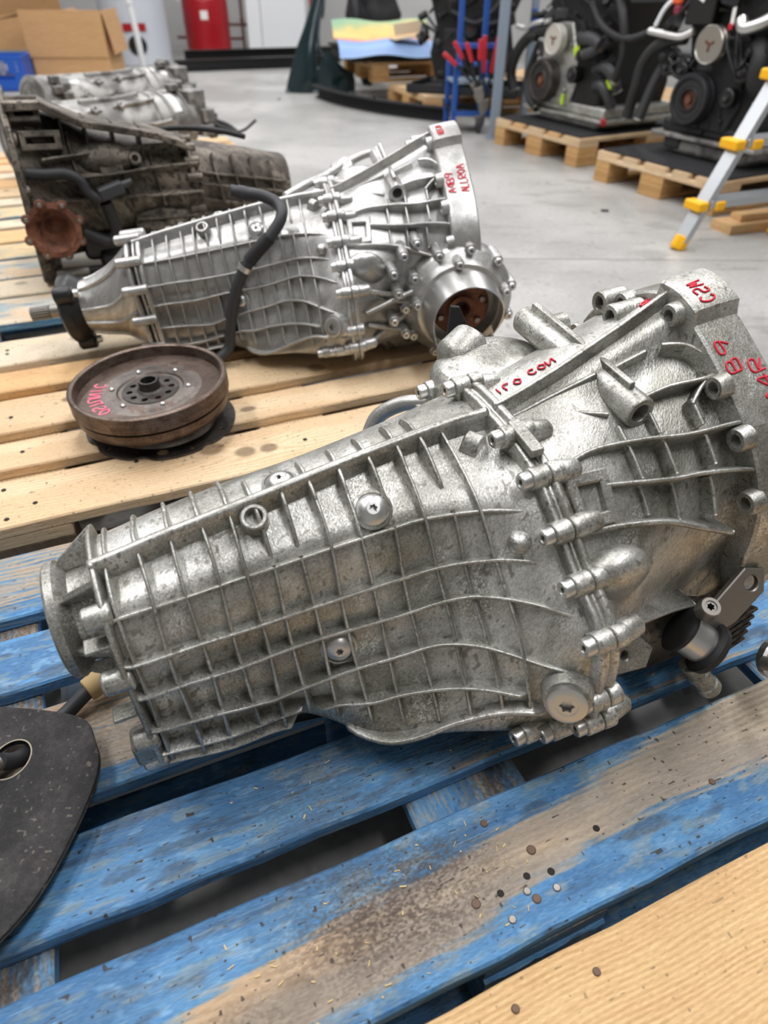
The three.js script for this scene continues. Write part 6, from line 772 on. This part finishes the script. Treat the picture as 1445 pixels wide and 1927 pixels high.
// ---------------------------------------------------------------- nails, dark discs painted for shaded nail holes, splinters
{ const nail_or_hole = (p, dc, nc, d, n, r, m, y = 0.1445) => obj('nail_or_hole', turned(V3(d - dc, y - 0.002, -(n - nc)), V3(0, 1, 0), [[0, 0], [r, 0], [r, 0.0022], [r * 0.8, 0.003], [0, 0.0028]], 12), m, p);
  for (const [d, n, r] of [[0.287, 0.256, 0.0052], [0.206, 0.232, 0.005], [0.265, 0.212, 0.0048], [0.255, 0.301, 0.0042], [0.524, 0.24, 0.004]]) nail_or_hole(bluePallet, 0.2625, 0.581, d, n, r, M.nail_or_hole);
  for (const [d, n] of [[0.268, 0.235], [0.294, 0.229], [0.234, 0.231], [0.366, 0.248]]) nail_or_hole(bluePallet, 0.2625, 0.581, d, n, 0.0042, M.nailHoleShade, 0.1435);  // dark discs, painted as the shade inside sunken nail holes
  for (const [d, n] of [[0.29, 0.213], [0.232, 0.205], [0.26, 0.222]]) nail_or_hole(bluePallet, 0.2625, 0.581, d, n, 0.0042, M.steelDull);
  for (const [d, n] of [[0.281, 0.135], [0.195, 0.14], [0.6, 0.06], [0.62, 0.1]]) nail_or_hole(barePallet, 0.62, -0.237, d, n, 0.004, M.nail_or_hole);
  for (const [d, n] of [[-0.233, 1.178], [-0.182, 1.116], [-0.228, 1.085], [-0.001, 1.18], [-0.227, 1.802], [-0.227, 1.78], [-0.2, 1.3], [-0.22, 1.45], [0.32, 1.13]]) nail_or_hole(palePallet, 0.325, 1.461, d, n, 0.0045, M.nailHoleShade);  // dark discs again stand for shade in the nail holes
  const R = rng(99), N = 60, im = new THREE.InstancedMesh(box(0.006, 0.0008, 0.0012, 0.0003), std(0xd8bd8a, 0.8), N); const spots = []; for (let i = 0; i < N; i++) { const near = R() < 0.75, d = near ? -0.05 + R() * 0.35 : -0.1 + R() * 0.7, n = near ? 0.19 + R() * 0.12 : 0.375 + R() * 0.08, p = plank(d, n); const m = new THREE.Matrix4().makeRotationY(R() * 6).scale(V3(0.3 + R() * 0.9, 1, 0.6 + R())); m.setPosition(p.x, 0.1448, p.z); im.setMatrixAt(i, m); } im.name = 'wood_splinters'; shade(im); im.userData = { label: 'tiny pale wood splinters scattered on the worn blue boards', category: 'splinters', kind: 'stuff' }; scene.add(im); }
{ const w = thing('foam_slab', 'white foam slab lying inside the worn blue pallet below its boards', 'slab', null, [...palletAt(-0.01, 0.77)], PHI); obj('slab', at(box(0.34, 0.05, 0.4, 0.004), 0, 0.0485, 0), M.paperW, w); obj('slab_skin', at(box(0.16, 0.003, 0.38, 0.001), -0.08, 0.0755, 0), M.white, w); }
renderer.render(scene, camera);
